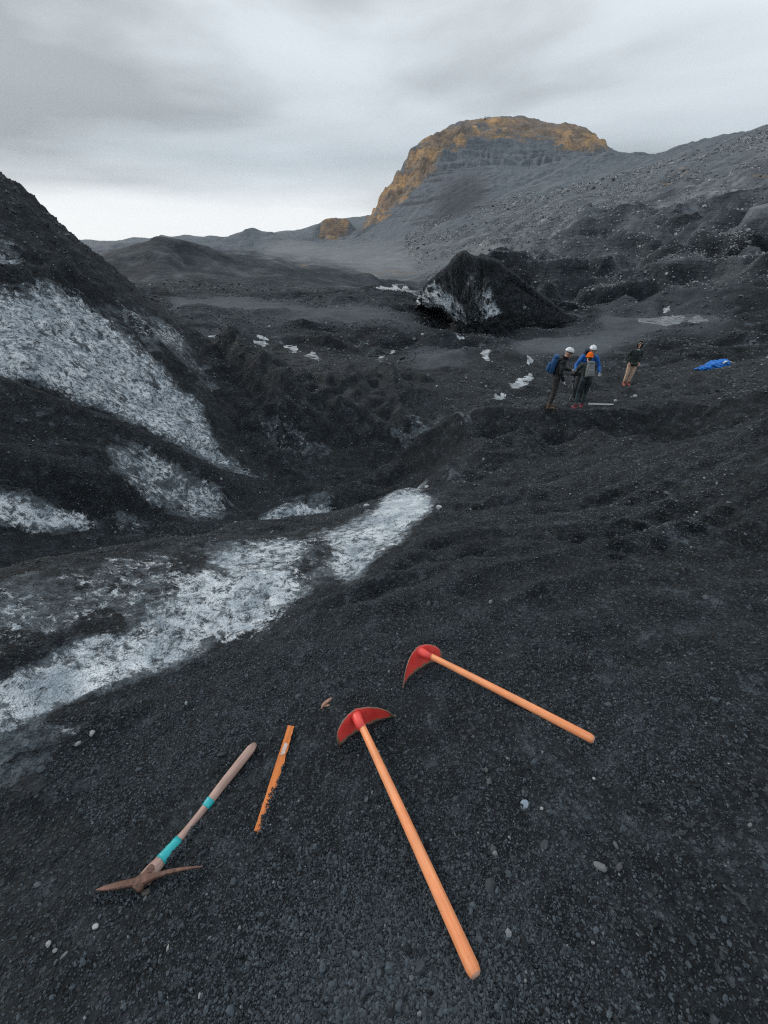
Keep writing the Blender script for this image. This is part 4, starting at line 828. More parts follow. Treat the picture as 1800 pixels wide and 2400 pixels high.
# pickaxe
M_OLDW = wood('weathered_handle', (0.30, 0.19, 0.16), (0.50, 0.35, 0.30), (70, 5, 70), 0.75, (0.66, (0.03, 0.034, 0.038)))
M_RUST = simple('rusty_steel', (0.15, 0.082, 0.064), 0.62, 0.45, 30, 0.4, 0.003, 0.45, (0.50, (0.06, 0.045, 0.036)))
M_TEAL = simple('teal_tape', (0.015, 0.40, 0.43), 0.45, 0.18, 30, 0.5, 0.0008, 0.0, (0.68, (0.02, 0.05, 0.055)))
A_, B_ = at_height(338, 2062, 0.030), at_height(596, 1742, 0.022)
pick = empty('pickaxe', A_); ax_ = B_ - A_; ln = ax_.length; pick.matrix_world = frame_from(A_, ax_, (0, 0, 1))
ys = np.linspace(0, ln, 22); wd = np.interp(ys / ln, [0, .04, .13, .3, .45, .55, .8, .97, 1.0], [.027, .028, .021, .0150, .0145, .019, .0215, .021, .012])
hz = [-0.010 * math.sin(math.pi * min(1, y / (0.62 * ln))) for y in ys]
MB().tube([(0.006 * math.sin(4 * y), y, z) for y, z in zip(ys, hz)], wd, 14, 0, 0.72).build('handle', M_OLDW, pick)
def band(y0, y1, nm):
    yb = np.linspace(y0 * ln, y1 * ln, 7); MB().tube([(0.006 * math.sin(4 * y), y, np.interp(y, ys, hz)) for y in yb], [np.interp(y, ys, wd) + 0.0022 + 0.0006 * math.sin(i * 2.7) for i, y in enumerate(yb)], 18, 0, 0.75).build(nm, M_TEAL, pick)
band(0.115, 0.255, 'tape'); band(0.475, 0.53, 'tape')
Ti = pick.matrix_world.inverted(); t1, t2 = Ti @ at_height(224, 2086, 0.012), Ti @ at_height(476, 2031, 0.030)
hb = MB(); rings = []; cz = Vector((0, -0.004, 0.004))
for i in range(31):
    s_ = -1 + 2 * i / 30; tip = t1 if s_ < 0 else t2; a = abs(s_)
    p = cz.lerp(tip, a) + Vector((0, 0, 0.011 * math.sin(math.pi * a))) + Vector((0, -0.006 * math.sin(math.pi * a) * (1 if s_ < 0 else -0.6), 0))
    wdt = (0.009 * (1 - a) ** 0.8 + (0.004 * a * (1 - a) * 4 if s_ < 0 else 0.0)) + 0.0018; tk = 0.007 * (1 - a) ** 0.7 + 0.0015
    if a < 0.16: wdt += 0.009 * math.cos(a / 0.16 * math.pi / 2); tk += 0.008 * math.cos(a / 0.16 * math.pi / 2)
    d = (t2 - t1).normalized(); z_ = Vector((0, 0, 1)); y_ = z_.cross(d).normalized()
    rings.append([p + y_ * (wdt * sx) + z_ * (tk * sz_) for sx, sz_ in ((-1, -.6), (-.7, -1), (.7, -1), (1, -.6), (1, .6), (.7, 1), (-.7, 1), (-1, .6))])
hb.ring_tube(rings); hb.build('head', M_RUST, pick, smooth=False, bevel=0.0012)
MB().tube([(0, -0.034, .004), (0, -0.026, .005), (0, 0.030, .002), (0, .040, 0)], [.018, .022, .021, .019], 14, 0, .8).build('eye_collar', M_RUST, pick, bevel=.002)
tag(pick, 'weathered wooden pickaxe with rusty head and two teal tape bands', 'pickaxe')

# orange stake half sunk in the gravel
def slat_mat():
    m, t, b = mat('orange_painted_stake'); co = N(t, 'ShaderNodeTexCoord').outputs['Object']
    mpn = N(t, 'ShaderNodeMapping'); mpn.inputs['Scale'].default_value = (120, 6, 60); t.links.new(co, mpn.inputs['Vector']); g_ = noise(t, mpn.outputs[0], 1, 5, 0.6, 0.3)
    c = mixc(t, ramp(t, [(0.32, 0.0), (0.6, 1.0)], g_).outputs[0], (0.52, 0.13, 0.03), (0.82, 0.25, 0.055)); c = mixc(t, ramp(t, [(0.62, 0.0), (0.70, 1.0)], noise(t, co, 45, 6, 0.8)).outputs[0], c, (0.10, 0.05, 0.03))
    t.links.new(c, b.inputs['Base Color']); b.inputs['Roughness'].default_value = 0.6; t.links.new(bump(t, g_, 0.4, 0.002), b.inputs['Normal']); return m
A_, B_ = at_height(606, 1950, 0.004), at_height(683, 1702, 0.018); st = empty('wooden_stake', A_); ax_ = B_ - A_; ln = ax_.length
st.matrix_world = frame_from(A_, ax_, (0.28, 0.0, 1)); sb = MB(); r_ = random.Random(3); nseg = 26; rings = []
for i in range(nseg + 1):
    y = ln * i / nseg; jl = -0.0175 + r_.uniform(-.0008, .0008); jr = 0.0165 + r_.uniform(-.005, .002) - (0.012 * max(0, 1 - y / (0.45 * ln)) * r_.random()); zt = 0.006 + r_.uniform(-.0006, .0006)
    rings.append([Vector((jl, y, -0.008)), Vector((jr, y, -0.008)), Vector((jr, y + r_.uniform(-.002, .002), zt - .001)), Vector((0, y, zt)), Vector((jl, y, zt))])
for p in rings[-1]: p.y += r_.uniform(-0.012, 0.010)
for p in rings[0]: p.y += r_.uniform(-0.006, 0.006)
sb.ring_tube(rings); sb.build('stake', slat_mat(), st, smooth=False)
lb = MB(); y0, y1 = 0.66 * ln, 0.80 * ln; lb.add([(-0.010, y0, 0.0078), (0.008, y0 + 0.012, 0.0078), (0.009, y1 - 0.004, 0.0078), (-0.007, y1, 0.0078), (-0.010, y0, 0.0066), (0.008, y0 + 0.012, 0.0066), (0.009, y1 - 0.004, 0.0066), (-0.007, y1, 0.0066)], [(0, 1, 2, 3), (0, 4, 5, 1), (1, 5, 6, 2), (2, 6, 7, 3), (3, 7, 4, 0)])
lb.build('bare_patch', simple('scraped_pale_wood', (0.62, 0.50, 0.46), 0.7, 0.3, 90, dirt=(0.62, (0.3, 0.14, 0.07))), st, smooth=False)['label'] = 'scraped pale patch on the orange stake'
tag(st, 'splintered orange stake half sunk in gravel between pickaxe and hoe', 'stake')

# brown scrap by the hoe
p = hit(765, 1652); ob = MB(); ob.tube([(-0.032, -0.01, 0.004), (-0.018, 0, 0.013), (0, 0.004, 0.017), (0.02, 0.006, 0.021), (0.036, 0.009, 0.022)], [0.004, 0.008, 0.0095, 0.008, 0.004], 8, 0, 0.5)
ob.tube([(-0.014, -0.006, 0.010), (0.004, -0.012, 0.010), (0.014, -0.012, 0.006)], [0.005, 0.008, 0.003], 7, 0, 0.5)
o = ob.build('wood_chip', simple('brown_splinter', (0.40, 0.23, 0.17), 0.7, 0.4, 60)); o.location = p; o.rotation_euler = (0, 0, 0.5); tag(o, 'curled brown wood chip left of the nearer hoe blade', 'wood chip')

# ------------------------------------------------------------------ single stones that stand out in the gravel
def stone(px, py, size, seed, col, label, squash=(1, 0.7, 0.45), rz=0.0, group=None, sink=0.1, name='stone'):
    m = simple('stone_%d' % seed, col, 0.85, 0.35, 40, 0.3, 0.004)
    me = rock_mesh(name, seed, m, 2, squash, 0.14); o = bpy.data.objects.new(name, me); C.objects.link(o); p = hit(px, py)
    o.location = p + Vector((0, 0, size * squash[2] * (0.5 - sink) * 0.7)); o.scale = (size * 0.85,) * 3; o.rotation_euler = (0.15, -0.1, rz); tag(o, label, 'stone', group); return o
stone(1404, 2032, 0.055, 301, (0.17, 0.18, 0.185), 'flat pale grey stone right of the nearer hoe handle', (1, .6, .4), -0.4)
stone(1450, 2034, 0.034, 302, (0.085, 0.09, 0.095), 'small dark grey stone just right of the flat pale stone', (1, .7, .5), 0.8)
stone(1148, 2075, 0.058, 303, (0.055, 0.06, 0.066), 'rounded dark stone sunk in the gravel beside the nearer hoe handle', (1, .7, .4), 1.4)
stone(1269, 1895, 0.020, 304, (0.34, 0.34, 0.33), 'little whitish stone beside the bluish ice lump', (1, .8, .6), 0.4)
stone(1443, 1983, 0.030, 305, (0.11, 0.118, 0.122), 'grey upright stone above the flat pale stone', (0.6, 1, .5), 0.2)
stone(1146, 1833, 0.034, 306, (0.10, 0.106, 0.11), 'grey stone lowest of the three by the hoe handles', (1, .8, .6), 0.5)
stone(1138, 1808, 0.028, 307, (0.095, 0.10, 0.104), 'grey stone in the middle of the three by the hoe handles', (1, .8, .6), 1.1)
stone(1007, 1680, 0.034, 308, (0.085, 0.09, 0.095), 'dark grey stone right of the nearer hoe blade', (1, .7, .5), 0.9)
stone(1108, 1728, 0.026, 309, (0.10, 0.105, 0.108), 'grey stone under the middle of the further hoe handle', (1, .8, .6), 0.1)
stone(115, 2214, 0.026, 310, (0.36, 0.37, 0.37), 'pale wedge shaped stone in the lower left gravel', (0.7, 1, .5), 0.5)
stone(130, 2229, 0.020, 311, (0.30, 0.31, 0.31), 'pale small stone touching the wedge shaped one', (1, .7, .5), 0.3)
stone(151, 2240, 0.028, 312, (0.19, 0.20, 0.205), 'long light grey stone right of the wedge shaped one', (1, .5, .4), 0.9)
stone(226, 2172, 0.026, 313, (0.42, 0.43, 0.43), 'speckled white stone below the pickaxe head', (1, .8, .6), 0.0)
stone(395, 2222, 0.020, 314, (0.40, 0.40, 0.36), 'small cream stone low in the gravel left of the nearer hoe butt', (0.6, 1, .6), 0.2)
stone(468, 2333, 0.018, 315, (0.40, 0.41, 0.42), 'small white stone near the bottom edge of the picture', (0.6, 1, .5), 0.1)
stone(342, 2094, 0.040, 316, (0.13, 0.125, 0.11), 'olive grey stone under the pickaxe head', (1, .7, .6), 0.2)
stone(342, 2106, 0.020, 317, (0.16, 0.16, 0.16), 'little grey stone in front of the pickaxe head', (1, .7, .6), 0.9)
stone(1391, 1826, 0.018, 318, (0.38, 0.39, 0.40), 'white pebble below the butt of the further hoe', (1, .8, .7), 0.2)
stone(438, 1650, 0.030, 319, (0.26, 0.30, 0.30), 'pale greenish stone between the ice ridge and the pickaxe butt', (0.7, 1, .7), 0.2)
stone(218, 1720, 0.040, 320, (0.32, 0.33, 0.34), 'pale stone on the gravel just below the ice ridge', (0.8, 1, .6), 0.4)
stone(184, 1745, 0.036, 321, (0.30, 0.31, 0.32), 'pale leaning stone below left of the one under the ice ridge', (1, .6, .6), 0.8)
stone(1000, 1144, 0.10, 322, (0.44, 0.46, 0.47), 'white ice lump on the far end of the ice ridge', (1, .9, .8), 0.3, name='ice_lump')
stone(1029, 1193, 0.09, 323, (0.46, 0.48, 0.50), 'white ice lump at the right foot of the ice ridge', (1, .9, .9), 0.1, name='ice_lump')
stone(860, 1186, 0.14, 324, (0.44, 0.46, 0.48), 'flat white ice lump in the trough behind the ice ridge', (1, .6, .35), 0.2, name='ice_lump')
stone(1231, 1888, 0.052, 325, (0.26, 0.32, 0.38), 'bluish ice lump showing through the gravel by the hoe handles', (1, .9, .22), 0.3, sink=0.3, name='ice_lump')
#PEOPLE
# ------------------------------------------------------------------ people
M_SKIN = simple('skin', (0.66, 0.38, 0.29), 0.55, 0.1, 30); M_BLACKJ = simple('black_jacket', (0.018, 0.020, 0.024), 0.7, 0.35, 14, 0.3, 0.006); M_GREENJ = simple('grey_green_jacket', (0.040, 0.052, 0.050), 0.75, 0.3, 14, 0.3, 0.006)
M_BLUEJ = simple('blue_jacket', (0.016, 0.12, 0.42), 0.6, 0.3, 14, 0.3, 0.006); M_DGREEN = simple('dark_green_parka', (0.030, 0.040, 0.038), 0.75, 0.3, 12, 0.3, 0.006)
M_CAMO = simple('patterned_trousers', (0.035, 0.036, 0.036), 0.8, 0.2, 9, 0.3, 0.004, 0, (0.52, (0.14, 0.13, 0.12))); M_SLATE = simple('slate_trousers', (0.035, 0.055, 0.065), 0.75, 0.4, 9, 0.3, 0.005); M_BEIGE = simple('beige_trousers', (0.62, 0.45, 0.33), 0.8, 0.18, 9, 0.3, 0.005); M_DKTR = simple('dark_trousers', (0.020, 0.023, 0.026), 0.75, 0.3, 9)
M_BROWN = simple('brown_boot', (0.13, 0.085, 0.055), 0.7, 0.3, 30); M_REDB = simple('red_boot', (0.34, 0.10, 0.07), 0.6, 0.3, 30); M_PINKB = simple('maroon_boot', (0.20, 0.05, 0.065), 0.6, 0.3, 30); M_BOOT = simple('black_boot', (0.02, 0.02, 0.022), 0.6, 0.3, 30)
M_GLOVE = simple('grey_glove', (0.42, 0.44, 0.45), 0.8, 0.2, 30); M_HELM = simple('white_helmet_shell', (0.74, 0.77, 0.80), 0.3, 0.05, 10, 0.5); M_BEANIE = simple('orange_knit', (0.85, 0.16, 0.012), 0.85, 0.15, 60, 0.2, 0.004)
M_HAIR = simple('dark_hair', (0.03, 0.022, 0.018), 0.6, 0.3, 60); M_EYE = simple('eye_dark', (0.02, 0.015, 0.012), 0.2, 0.1, 10); M_PACKB = simple('blue_pack_cloth', (0.02, 0.085, 0.22), 0.7, 0.35, 16, 0.3, 0.006); M_PACKG = simple('grey_pack_cloth', (0.19, 0.205, 0.215), 0.75, 0.25, 14, 0.3, 0.006); M_PACKD = simple('navy_pack_cloth', (0.012, 0.022, 0.045), 0.75, 0.3, 14, 0.3, 0.006)
M_LIP = simple('lips', (0.42, 0.14, 0.12), 0.5, 0.1, 30); M_STRAP = simple('black_webbing', (0.015, 0.016, 0.018), 0.7, 0.2, 30)
def lerp(a, b, t): return Vector(a).lerp(Vector(b), t)
def make_person(loc, heading, J, mats, label, head_dir=(0, 1, 0), glove=(True, True), shrink=1.0):
    """J: joints in the person's own frame, x to the right hand, y forward, z up; one continuous remeshed body"""
    jacket, trouser, boot, = mats; V = {k: Vector(v) for k, v in J.items()}
    root = empty('person', loc); hd = Vector((heading[0], heading[1], 0)).normalized(); root.matrix_world = frame_from(loc, hd, (0, 0, 1)); root.scale = (shrink,) * 3
    b = MB()
    pel, ch, nk, hc = V['pelvis'], V['chest'], V['neck'], V['head']; segs = []
    def limb(path, rad, m, k=12, flat=1.0, up=(0, 0, 1)):
        b.tube(path, rad, k, 0, flat, up)
        for p_, q_ in zip(path[:-1], path[1:]): segs.append((Vector(p_), Vector(q_), m))
    sx = (V['shR'] - V['shL']).normalized(); fw = sx.cross((ch - pel).normalized()) * -1
    rt = []
    for t, w, d in ((-0.12, .145, .105), (0, .175, .128), (0.28, .172, .124), (0.6, .182, .130), (0.9, .205, .130), (1.1, .190, .112), (1.25, .115, .085), (1.36, .06, .06)):
        c = pel.lerp(ch, t); rt.append([c + sx * (w * math.cos(a)) + fw * (d * math.sin(a)) for a in [2 * math.pi * j / 18 for j in range(18)]])
    b.ring_tube(rt); segs.append((pel.lerp(ch, 0.02), ch.lerp(nk, 0.8), 'j'))
    limb([ch.lerp(nk, 0.35), nk, hc - (hc - nk) * 0.25], [.075, .058, .056], 's')
    hdir = Vector(head_dir).normalized(); Mh = frame_from((0, 0, 0), hdir, (hc - nk).normalized() * 0.6 + Vector((0, 0, 0.6))).to_3x3()
    hp = lambda x, y, z: hc + Mh @ Vector((x, y, z))
    b.ball(hp(0, -0.012, 0.02), (.074, .094, .100), rot=Mh, seg=18, rings=14); b.ball(hp(0, .020, -.055), (.052, .062, .062), rot=Mh, seg=14)
    b.tube([hp(0, .082, .030), hp(0, .104, -.010), hp(0, .084, -.022)], [.010, .017, .012], 8); b.ball(hp(0, .068, -.098), (.026, .022, .018), rot=Mh)
    for s in (-1, 1): b.ball(hp(s * .075, -.008, .0), (.012, .022, .034), rot=Mh)
    segs.append((hp(0, 0, .06), hp(0, .01, -.09), 's'))
    for s in 'LR':
        limb([ch.lerp(V['sh' + s], 0.45), V['sh' + s], lerp(V['sh' + s], V['el' + s], .5), V['el' + s], lerp(V['el' + s], V['wr' + s], .5), V['wr' + s]], [.078, .078, .064, .056, .050, .038], 'j')
        limb([pel.lerp(V['hip' + s], .6) + Vector((0, 0, .03)), V['hip' + s], lerp(V['hip' + s], V['kn' + s], .5), V['kn' + s], lerp(V['kn' + s], V['an' + s], .4), V['an' + s] + Vector((0, 0, .03))], [.10, .108, .090, .070, .068, .056], 't')
        an, to = V['an' + s], V['to' + s]; fd = (to - an); fd.z = 0; fd.normalize(); sd_ = fd.cross(Vector((0, 0, 1)))
        b.tube([an + Vector((0, 0, .11)), an + Vector((0, 0, 0.0))], [.056, .058], 12)
        zg = to.z; rings = []
        for t, w, h in ((-.075, .026, .045), (-.05, .042, .075), (.03, .046, .085), (.12, .050, .060), (.17, .042, .045), (.195, .022, .030)):
            c = Vector((an.x, an.y, 0)) + fd * t; rings.append([c + sd_ * (w * cx_) + Vector((0, 0, zg + h * cz_)) for cx_, cz_ in ((-1, 0), (-1, .45), (-.6, 1), (.6, 1), (1, .45), (1, 0))])
        b.ring_tube(rings); segs.append((an + Vector((0, 0, .06)), an + fd * .16, 'b')); segs.append((an, an - fd * .06, 'b'))
        wr, el = V['wr' + s], V['el' + s]; hd_ = (wr - el).normalized(); pa = wr + hd_ * .05
        b.ball(pa, (.040, .040, .046)); segs.append((wr + hd_ * .025, wr + hd_ * .11, 'h' + s))
    me = bpy.data.meshes.new('body'); me.from_pydata(b.v, [], b.f); tmp = bpy.data.objects.new('tmp', me); C.objects.link(tmp)
    bm = bmesh.new(); bm.from_mesh(me); bmesh.ops.recalc_face_normals(bm, faces=bm.faces); bm.to_mesh(me); bm.free()
    rm = tmp.modifiers.new('r', 'REMESH'); rm.mode = 'VOXEL'; rm.voxel_size = 0.014; smm = tmp.modifiers.new('s', 'SMOOTH'); smm.factor = 0.5; smm.iterations = 3
    dg = bpy.context.evaluated_depsgraph_get(); bme = bpy.data.meshes.new_from_object(tmp.evaluated_get(dg)); bpy.data.objects.remove(tmp)
    # fingers, rooted inside the palms
    fb_ = MB()
    for s in 'LR':
        wr, el = V['wr' + s], V['el' + s]; h_ = (wr - el).normalized(); side = h_.cross(Vector((0, 1, 0.2))).normalized(); pn = side.cross(h_).normalized(); sg = 1 if s == 'R' else -1
        for i_, (o_, l_) in enumerate(((-.027, .062), (-.009, .074), (.009, .078), (.026, .070))):
            p0 = wr + h_ * .078 + side * o_; p1 = p0 + h_ * (l_ * .45) + pn * .006; p2 = p1 + h_ * (l_ * .32) + pn * .018; fb_.tube([p0, p1, p2], [.0105, .0095, .0080], 6)
        p0 = wr + h_ * .045 + side * (.030 * sg); fb_.tube([p0, p0 + side * (.026 * sg) + h_ * .022, p0 + side * (.032 * sg) + h_ * .050 + pn * .012], [.013, .011, .009], 6)
    bm = bmesh.new(); bm.from_mesh(bme); fm = bpy.data.meshes.new('f'); fm.from_pydata(fb_.v, [], fb_.f); bm.from_mesh(fm); bmesh.ops.recalc_face_normals(bm, faces=bm.faces); bm.to_mesh(bme); bm.free()
    slots = {'j': 0, 't': 1, 'b': 2, 's': 3, 'hL': 4 if glove[0] else 3, 'hR': 4 if glove[1] else 3}
    bme.materials.clear()
    for m in (jacket, trouser, boot, M_SKIN, M_GLOVE): bme.materials.append(m)
    cc = np.zeros(len(bme.polygons) * 3); bme.polygons.foreach_get('center', cc); cc = cc.reshape(-1, 3); best = np.full(len(cc), 1e9); mi = np.zeros(len(cc), int)
    for p_, q_, k_ in segs:
        p_, q_ = np.array(p_), np.array(q_); d = q_ - p_; t = np.clip(((cc - p_) @ d) / (d @ d + 1e-9), 0, 1); dist = np.linalg.norm(cc - p_ - t[:, None] * d, axis=1)
        if k_ == 'j': dist = dist * (0.72 if (p_ - np.array(pel.lerp(ch, 0.02))) @ (p_ - np.array(pel.lerp(ch, 0.02))) < 1e-6 else 0.95)
        u = dist < best; best[u] = dist[u]; mi[u] = slots[k_]
    bme.polygons.foreach_set('material_index', mi); bme.polygons.foreach_set('use_smooth', [True] * len(bme.polygons))
    bo = bpy.data.objects.new('body', bme); C.objects.link(bo); bo.parent = root
    for s in (-1, 1): MB().ball(hp(s * .030, .078, .012), (.012, .008, .008), rot=Mh, seg=8, rings=6).build('eye', M_EYE, root)
    MB().tube([hp(-.024, .078, -.056), hp(0, .086, -.058), hp(.024, .078, -.056)], .006, 6).build('mouth', M_LIP, root)
    tag(root, label, 'person'); root['_h'] = 0; del root['_h']
    return root, hp, Mh, V
def helmet(root, hp, Mh, m=None):
    b = MB(); k = 20; rings = []
    for i in range(9):
        th = math.radians(8 + 84 * i / 8); rings.append([hp(.102 * math.sin(th) * math.cos(a), -.010 + .128 * math.sin(th) * math.sin(a), .045 + .112 * math.cos(th) - (0.02 if math.sin(a) < -.3 and i > 6 else 0)) for a in [2 * math.pi * j / k for j in range(k)]])
    b.ring_tube(rings); h = b.build('helmet', m or M_HELM, root)
    MB().tube([hp(.104 * math.cos(a), -.010 + .131 * math.sin(a), .043) for a in [2 * math.pi * j / 24 for j in range(25)]], .008, 6).build('rim', M_STRAP, h)
    for s in (-1, 1):
        for y in (-.05, 0, .05): MB().tube([hp(s * .035, y - .02, .150 - abs(y) * .5), hp(s * .045, y + .015, .146 - abs(y) * .5)], .007, 6).build('vent', M_STRAP, h)
        MB().tube([hp(s * .088, .01, .04), hp(s * .074, .03, -.05), hp(s * .012, .060, -.108)], .006, 5).build('chin_strap', M_STRAP, h)
def backpack(root, V, m, label, scale=(.15, .10, .25)):
    """worn on the back: shell, lid, pocket, straps"""
    pel, ch = V['pelvis'], V['chest']; up = (ch - pel).normalized(); sx = (V['shR'] - V['shL']).normalized(); back = (up.cross(sx)) ; back = back if back.y < 0 else -back
    c = pel.lerp(ch, 0.72) + back * (.125 + scale[1]); Mx = Matrix((sx, -back, up)).transposed()
    bp = empty('backpack', (0, 0, 0)); bpy.context.view_layer.update(); bp.matrix_world = root.matrix_world
    def part(nm, ce, h_, mm, par=bp, bev=.04, taper=.85): return MB().box(c + Mx @ Vector(ce), h_, 0, Mx, taper).build(nm, mm, par, bevel=bev)
    part('pack_body', (0, 0, 0), scale, m); part('pack_lid', (0, .01, scale[2] + .035), (scale[0] * .85, scale[1] * .95, .045), m, bev=.03); part('front_pocket', (0, -scale[1] - .025, -.06), (scale[0] * .75, .04, scale[2] * .55), m, bev=.025)
    for s in (-1, 1):
        sh = V['sh' + ('R' if s > 0 else 'L')]; p0 = c + Mx @ Vector((s * .07, scale[1], scale[2] * .8)); p2 = c + Mx @ Vector((s * .12, scale[1], -scale[2] * .6))
        top_ = ch.lerp(sh, .62) + up * .085; fr = pel.lerp(ch, .75) + sx * (s * .12) - back * .15
        MB().tube([p0, top_, top_ - back * .10 - up * .03, fr, pel.lerp(ch, .4) + sx * (s * .175), p2], .017, 8, 0, 0.5).build('shoulder_strap', M_STRAP, bp)
    tag(bp, label, 'backpack'); return bp
STAND = dict(pelvis=(0, 0, .96), chest=(0, .01, 1.34), neck=(0, .02, 1.50), head=(0, .05, 1.645), shL=(-.19, .0, 1.41), shR=(.19, .0, 1.41), elL=(-.25, -.03, 1.12), elR=(.25, -.03, 1.12), wrL=(-.25, .08, .90), wrR=(.25, .08, .90),
             hipL=(-.095, 0, .93), hipR=(.095, 0, .93), knL=(-.11, .02, .50), knR=(.11, .02, .50), anL=(-.12, -.02, .08), anR=(.12, -.02, .08), toL=(-.13, .15, 0), toR=(.13, .15, 0))
def ground_at(px, py, rmin=9): p = hit(px, py, rmin); return p
# bending man on the left, facing right
J1 = dict(STAND, pelvis=(0, -.02, .94), chest=(0, .03, 1.30), neck=(0, .09, 1.455), head=(0, .16, 1.58), shL=(-.19, .04, 1.36), shR=(.19, .04, 1.36), elL=(-.24, .14, 1.10), elR=(.24, .04, 1.08), wrL=(-.16, .36, 1.08), wrR=(.22, .16, .86),
          hipL=(-.095, -.02, .91), hipR=(.095, -.02, .91), knL=(-.10, .03, .48), knR=(.12, .0, .48), anL=(-.11, -.02, .08), anR=(.12, -.05, .08), toL=(-.12, .15, 0), toR=(.13, .12, 0))
p1 = ground_at(1289, 955); P1, hp, Mh, V = make_person(p1, (1, -0.25), J1, (M_BLACKJ, M_CAMO, M_BROWN), 'person in black jacket and white helmet standing left of the tripod', (0.1, 1, -.25)); helmet(P1, hp, Mh)
MB().tube([V['neck'] + Vector((-.07, -.02, .02)), V['neck'] + Vector((0, -.085, .05)), V['neck'] + Vector((.07, -.02, .02)), V['neck'] + Vector((.04, .06, -.01)), V['neck'] + Vector((-.04, .06, -.01)), V['neck'] + Vector((-.07, -.02, .02))], .03, 8).build('collar', M_BLACKJ, P1)
backpack(P1, V, M_PACKB, 'blue backpack on the person in black left of the tripod', (.135, .08, .215))
# person behind, facing the camera
J2 = dict(STAND, pelvis=(0, 0, .95), chest=(0, .08, 1.32), neck=(0, .13, 1.48), head=(0, .19, 1.61), shL=(-.20, .08, 1.40), shR=(.20, .08, 1.40), elL=(-.34, .12, 1.13), elR=(.36, .14, 1.14), wrL=(-.34, .30, .98), wrR=(.38, .36, 1.02))
p2 = ground_at(1352, 938); P2, hp, Mh, V = make_person(p2, (-0.15, -1), J2, (M_BLUEJ, M_DKTR, M_BOOT), 'person in blue jacket and white helmet behind the orange hat', (-.1, 1, -.2), (True, False), 1.04); helmet(P2, hp, Mh)
MB().tube([V['neck'] + Vector((.06 * math.cos(a), .02 + .065 * math.sin(a), .0)) for a in [j * math.pi / 6 for j in range(13)]], .028, 8).build('neck_scarf', simple('purple_scarf', (0.14, 0.07, 0.13), 0.8), P2)
backpack(P2, V, M_PACKD, 'navy backpack on the person in the blue jacket')
# person with orange hat, back to the camera
J3 = dict(STAND, pelvis=(0, .02, .94), chest=(-.02, .10, 1.30), neck=(-.02, .15, 1.45), head=(-.02, .20, 1.585), shL=(-.21, .11, 1.37), shR=(.17, .11, 1.37), elL=(-.29, .26, 1.13), elR=(.24, .22, 1.10), wrL=(-.22, .47, 1.06), wrR=(.17, .44, 1.02), anL=(-.14, -.04, .08), toL=(-.18, .13, 0), knL=(-.12, .06, .5), anR=(.11, .08, .08), toR=(.13, .25, 0), knR=(.11, .10, .5))
p3 = ground_at(1356, 957); P3, hp, Mh, V = make_person(p3, (0.05, 1), J3, (M_GREENJ, M_SLATE, M_PINKB), 'person in orange knit hat and grey jacket with back to camera', (-.05, 1, -.1), (False, False), 0.93)
b = MB(); rings = []
for i in range(9):
    th = math.radians(6 + 98 * i / 8); rr_ = 1.0 + (0.06 if i >= 7 else 0); rings.append([hp(.088 * rr_ * math.sin(th) * math.cos(a), -.014 + .110 * rr_ * math.sin(th) * math.sin(a), .030 + .122 * math.cos(th)) for a in [2 * math.pi * j / 22 for j in range(22)]])
hat = b.ring_tube(rings).build('knit_hat', M_BEANIE, P3); MB().tube([hp(.093 * math.cos(a), -.014 + .116 * math.sin(a), .012) for a in [2 * math.pi * j / 22 for j in range(23)]], .016, 8, 0, 1.3).build('hat_brim', M_BEANIE, hat)
MB().ball(hp(0, -.07, -.05), (.062, .035, .06), rot=Mh).build('hair', M_HAIR, P3)
backpack(P3, V, M_PACKG, 'light grey backpack on the person in the orange hat', (.135, .07, .20))
# hooded person standing apart
J4 = dict(STAND, elL=(-.29, -.06, 1.13), elR=(.29, -.06, 1.13), wrL=(-.21, .07, .95), wrR=(.21, .07, .95), anL=(-.09, -.02, .08), anR=(.09, -.02, .08), toL=(-.11, .15, 0), toR=(.11, .15, 0), knL=(-.10, .03, .5), knR=(.10, .03, .5))
p4 = ground_at(1466, 903); P4, hp, Mh, V = make_person(p4, (-0.1, -1), J4, (M_DGREEN, M_BEIGE, M_REDB), 'hooded person in dark green parka and beige trousers standing apart', (.12, 1, -.02), (False, False))
b = MB(); rings = []
for i in range(10):
    t_ = i / 9; y_ = .060 - .20 * t_; rr_ = math.sqrt(max(0.02, 1 - (max(0, t_ - .25) / .78) ** 2)); rings.append([hp(.112 * rr_ * math.cos(a), y_ * .95, .012 + .150 * rr_ * math.sin(a) - (.03 if math.sin(a) < 0 else 0)) for a in [2 * math.pi * j / 20 for j in range(20)]])
hood = b.ring_tube(rings, cap=False); hood.f.append(tuple(9 * 20 + j for j in range(20))); hood.m.append(0); hood = hood.build('hood', M_DGREEN, P4); hm = hood.modifiers.new('cloth', 'SOLIDIFY'); hm.thickness = .012
MB().tube([hp(.088 * math.cos(a), .03 + .052 * math.sin(a), .070) for a in [math.pi * j / 10 for j in range(11)]], .013, 8).build('head_band', M_GLOVE, P4)
MB().box(hp(0, .090, .072), (.024, .014, .016), 0, Mh).build('head_lamp', M_STRAP, P4, bevel=.004)
MB().tube([(-.178, 0, .90), (-.12, .125, .90), (0, .145, .90), (.12, .125, .90), (.178, 0, .90), (.12, -.118, .90), (0, -.135, .90), (-.12, -.118, .90), (-.178, 0, .90)], .040, 8, 0, 1.6).build('parka_hem', M_DGREEN, P4)
MB().ball((0, .10, 1.46), (.055, .03, .035)).build('white_collar', M_GLOVE, P4)

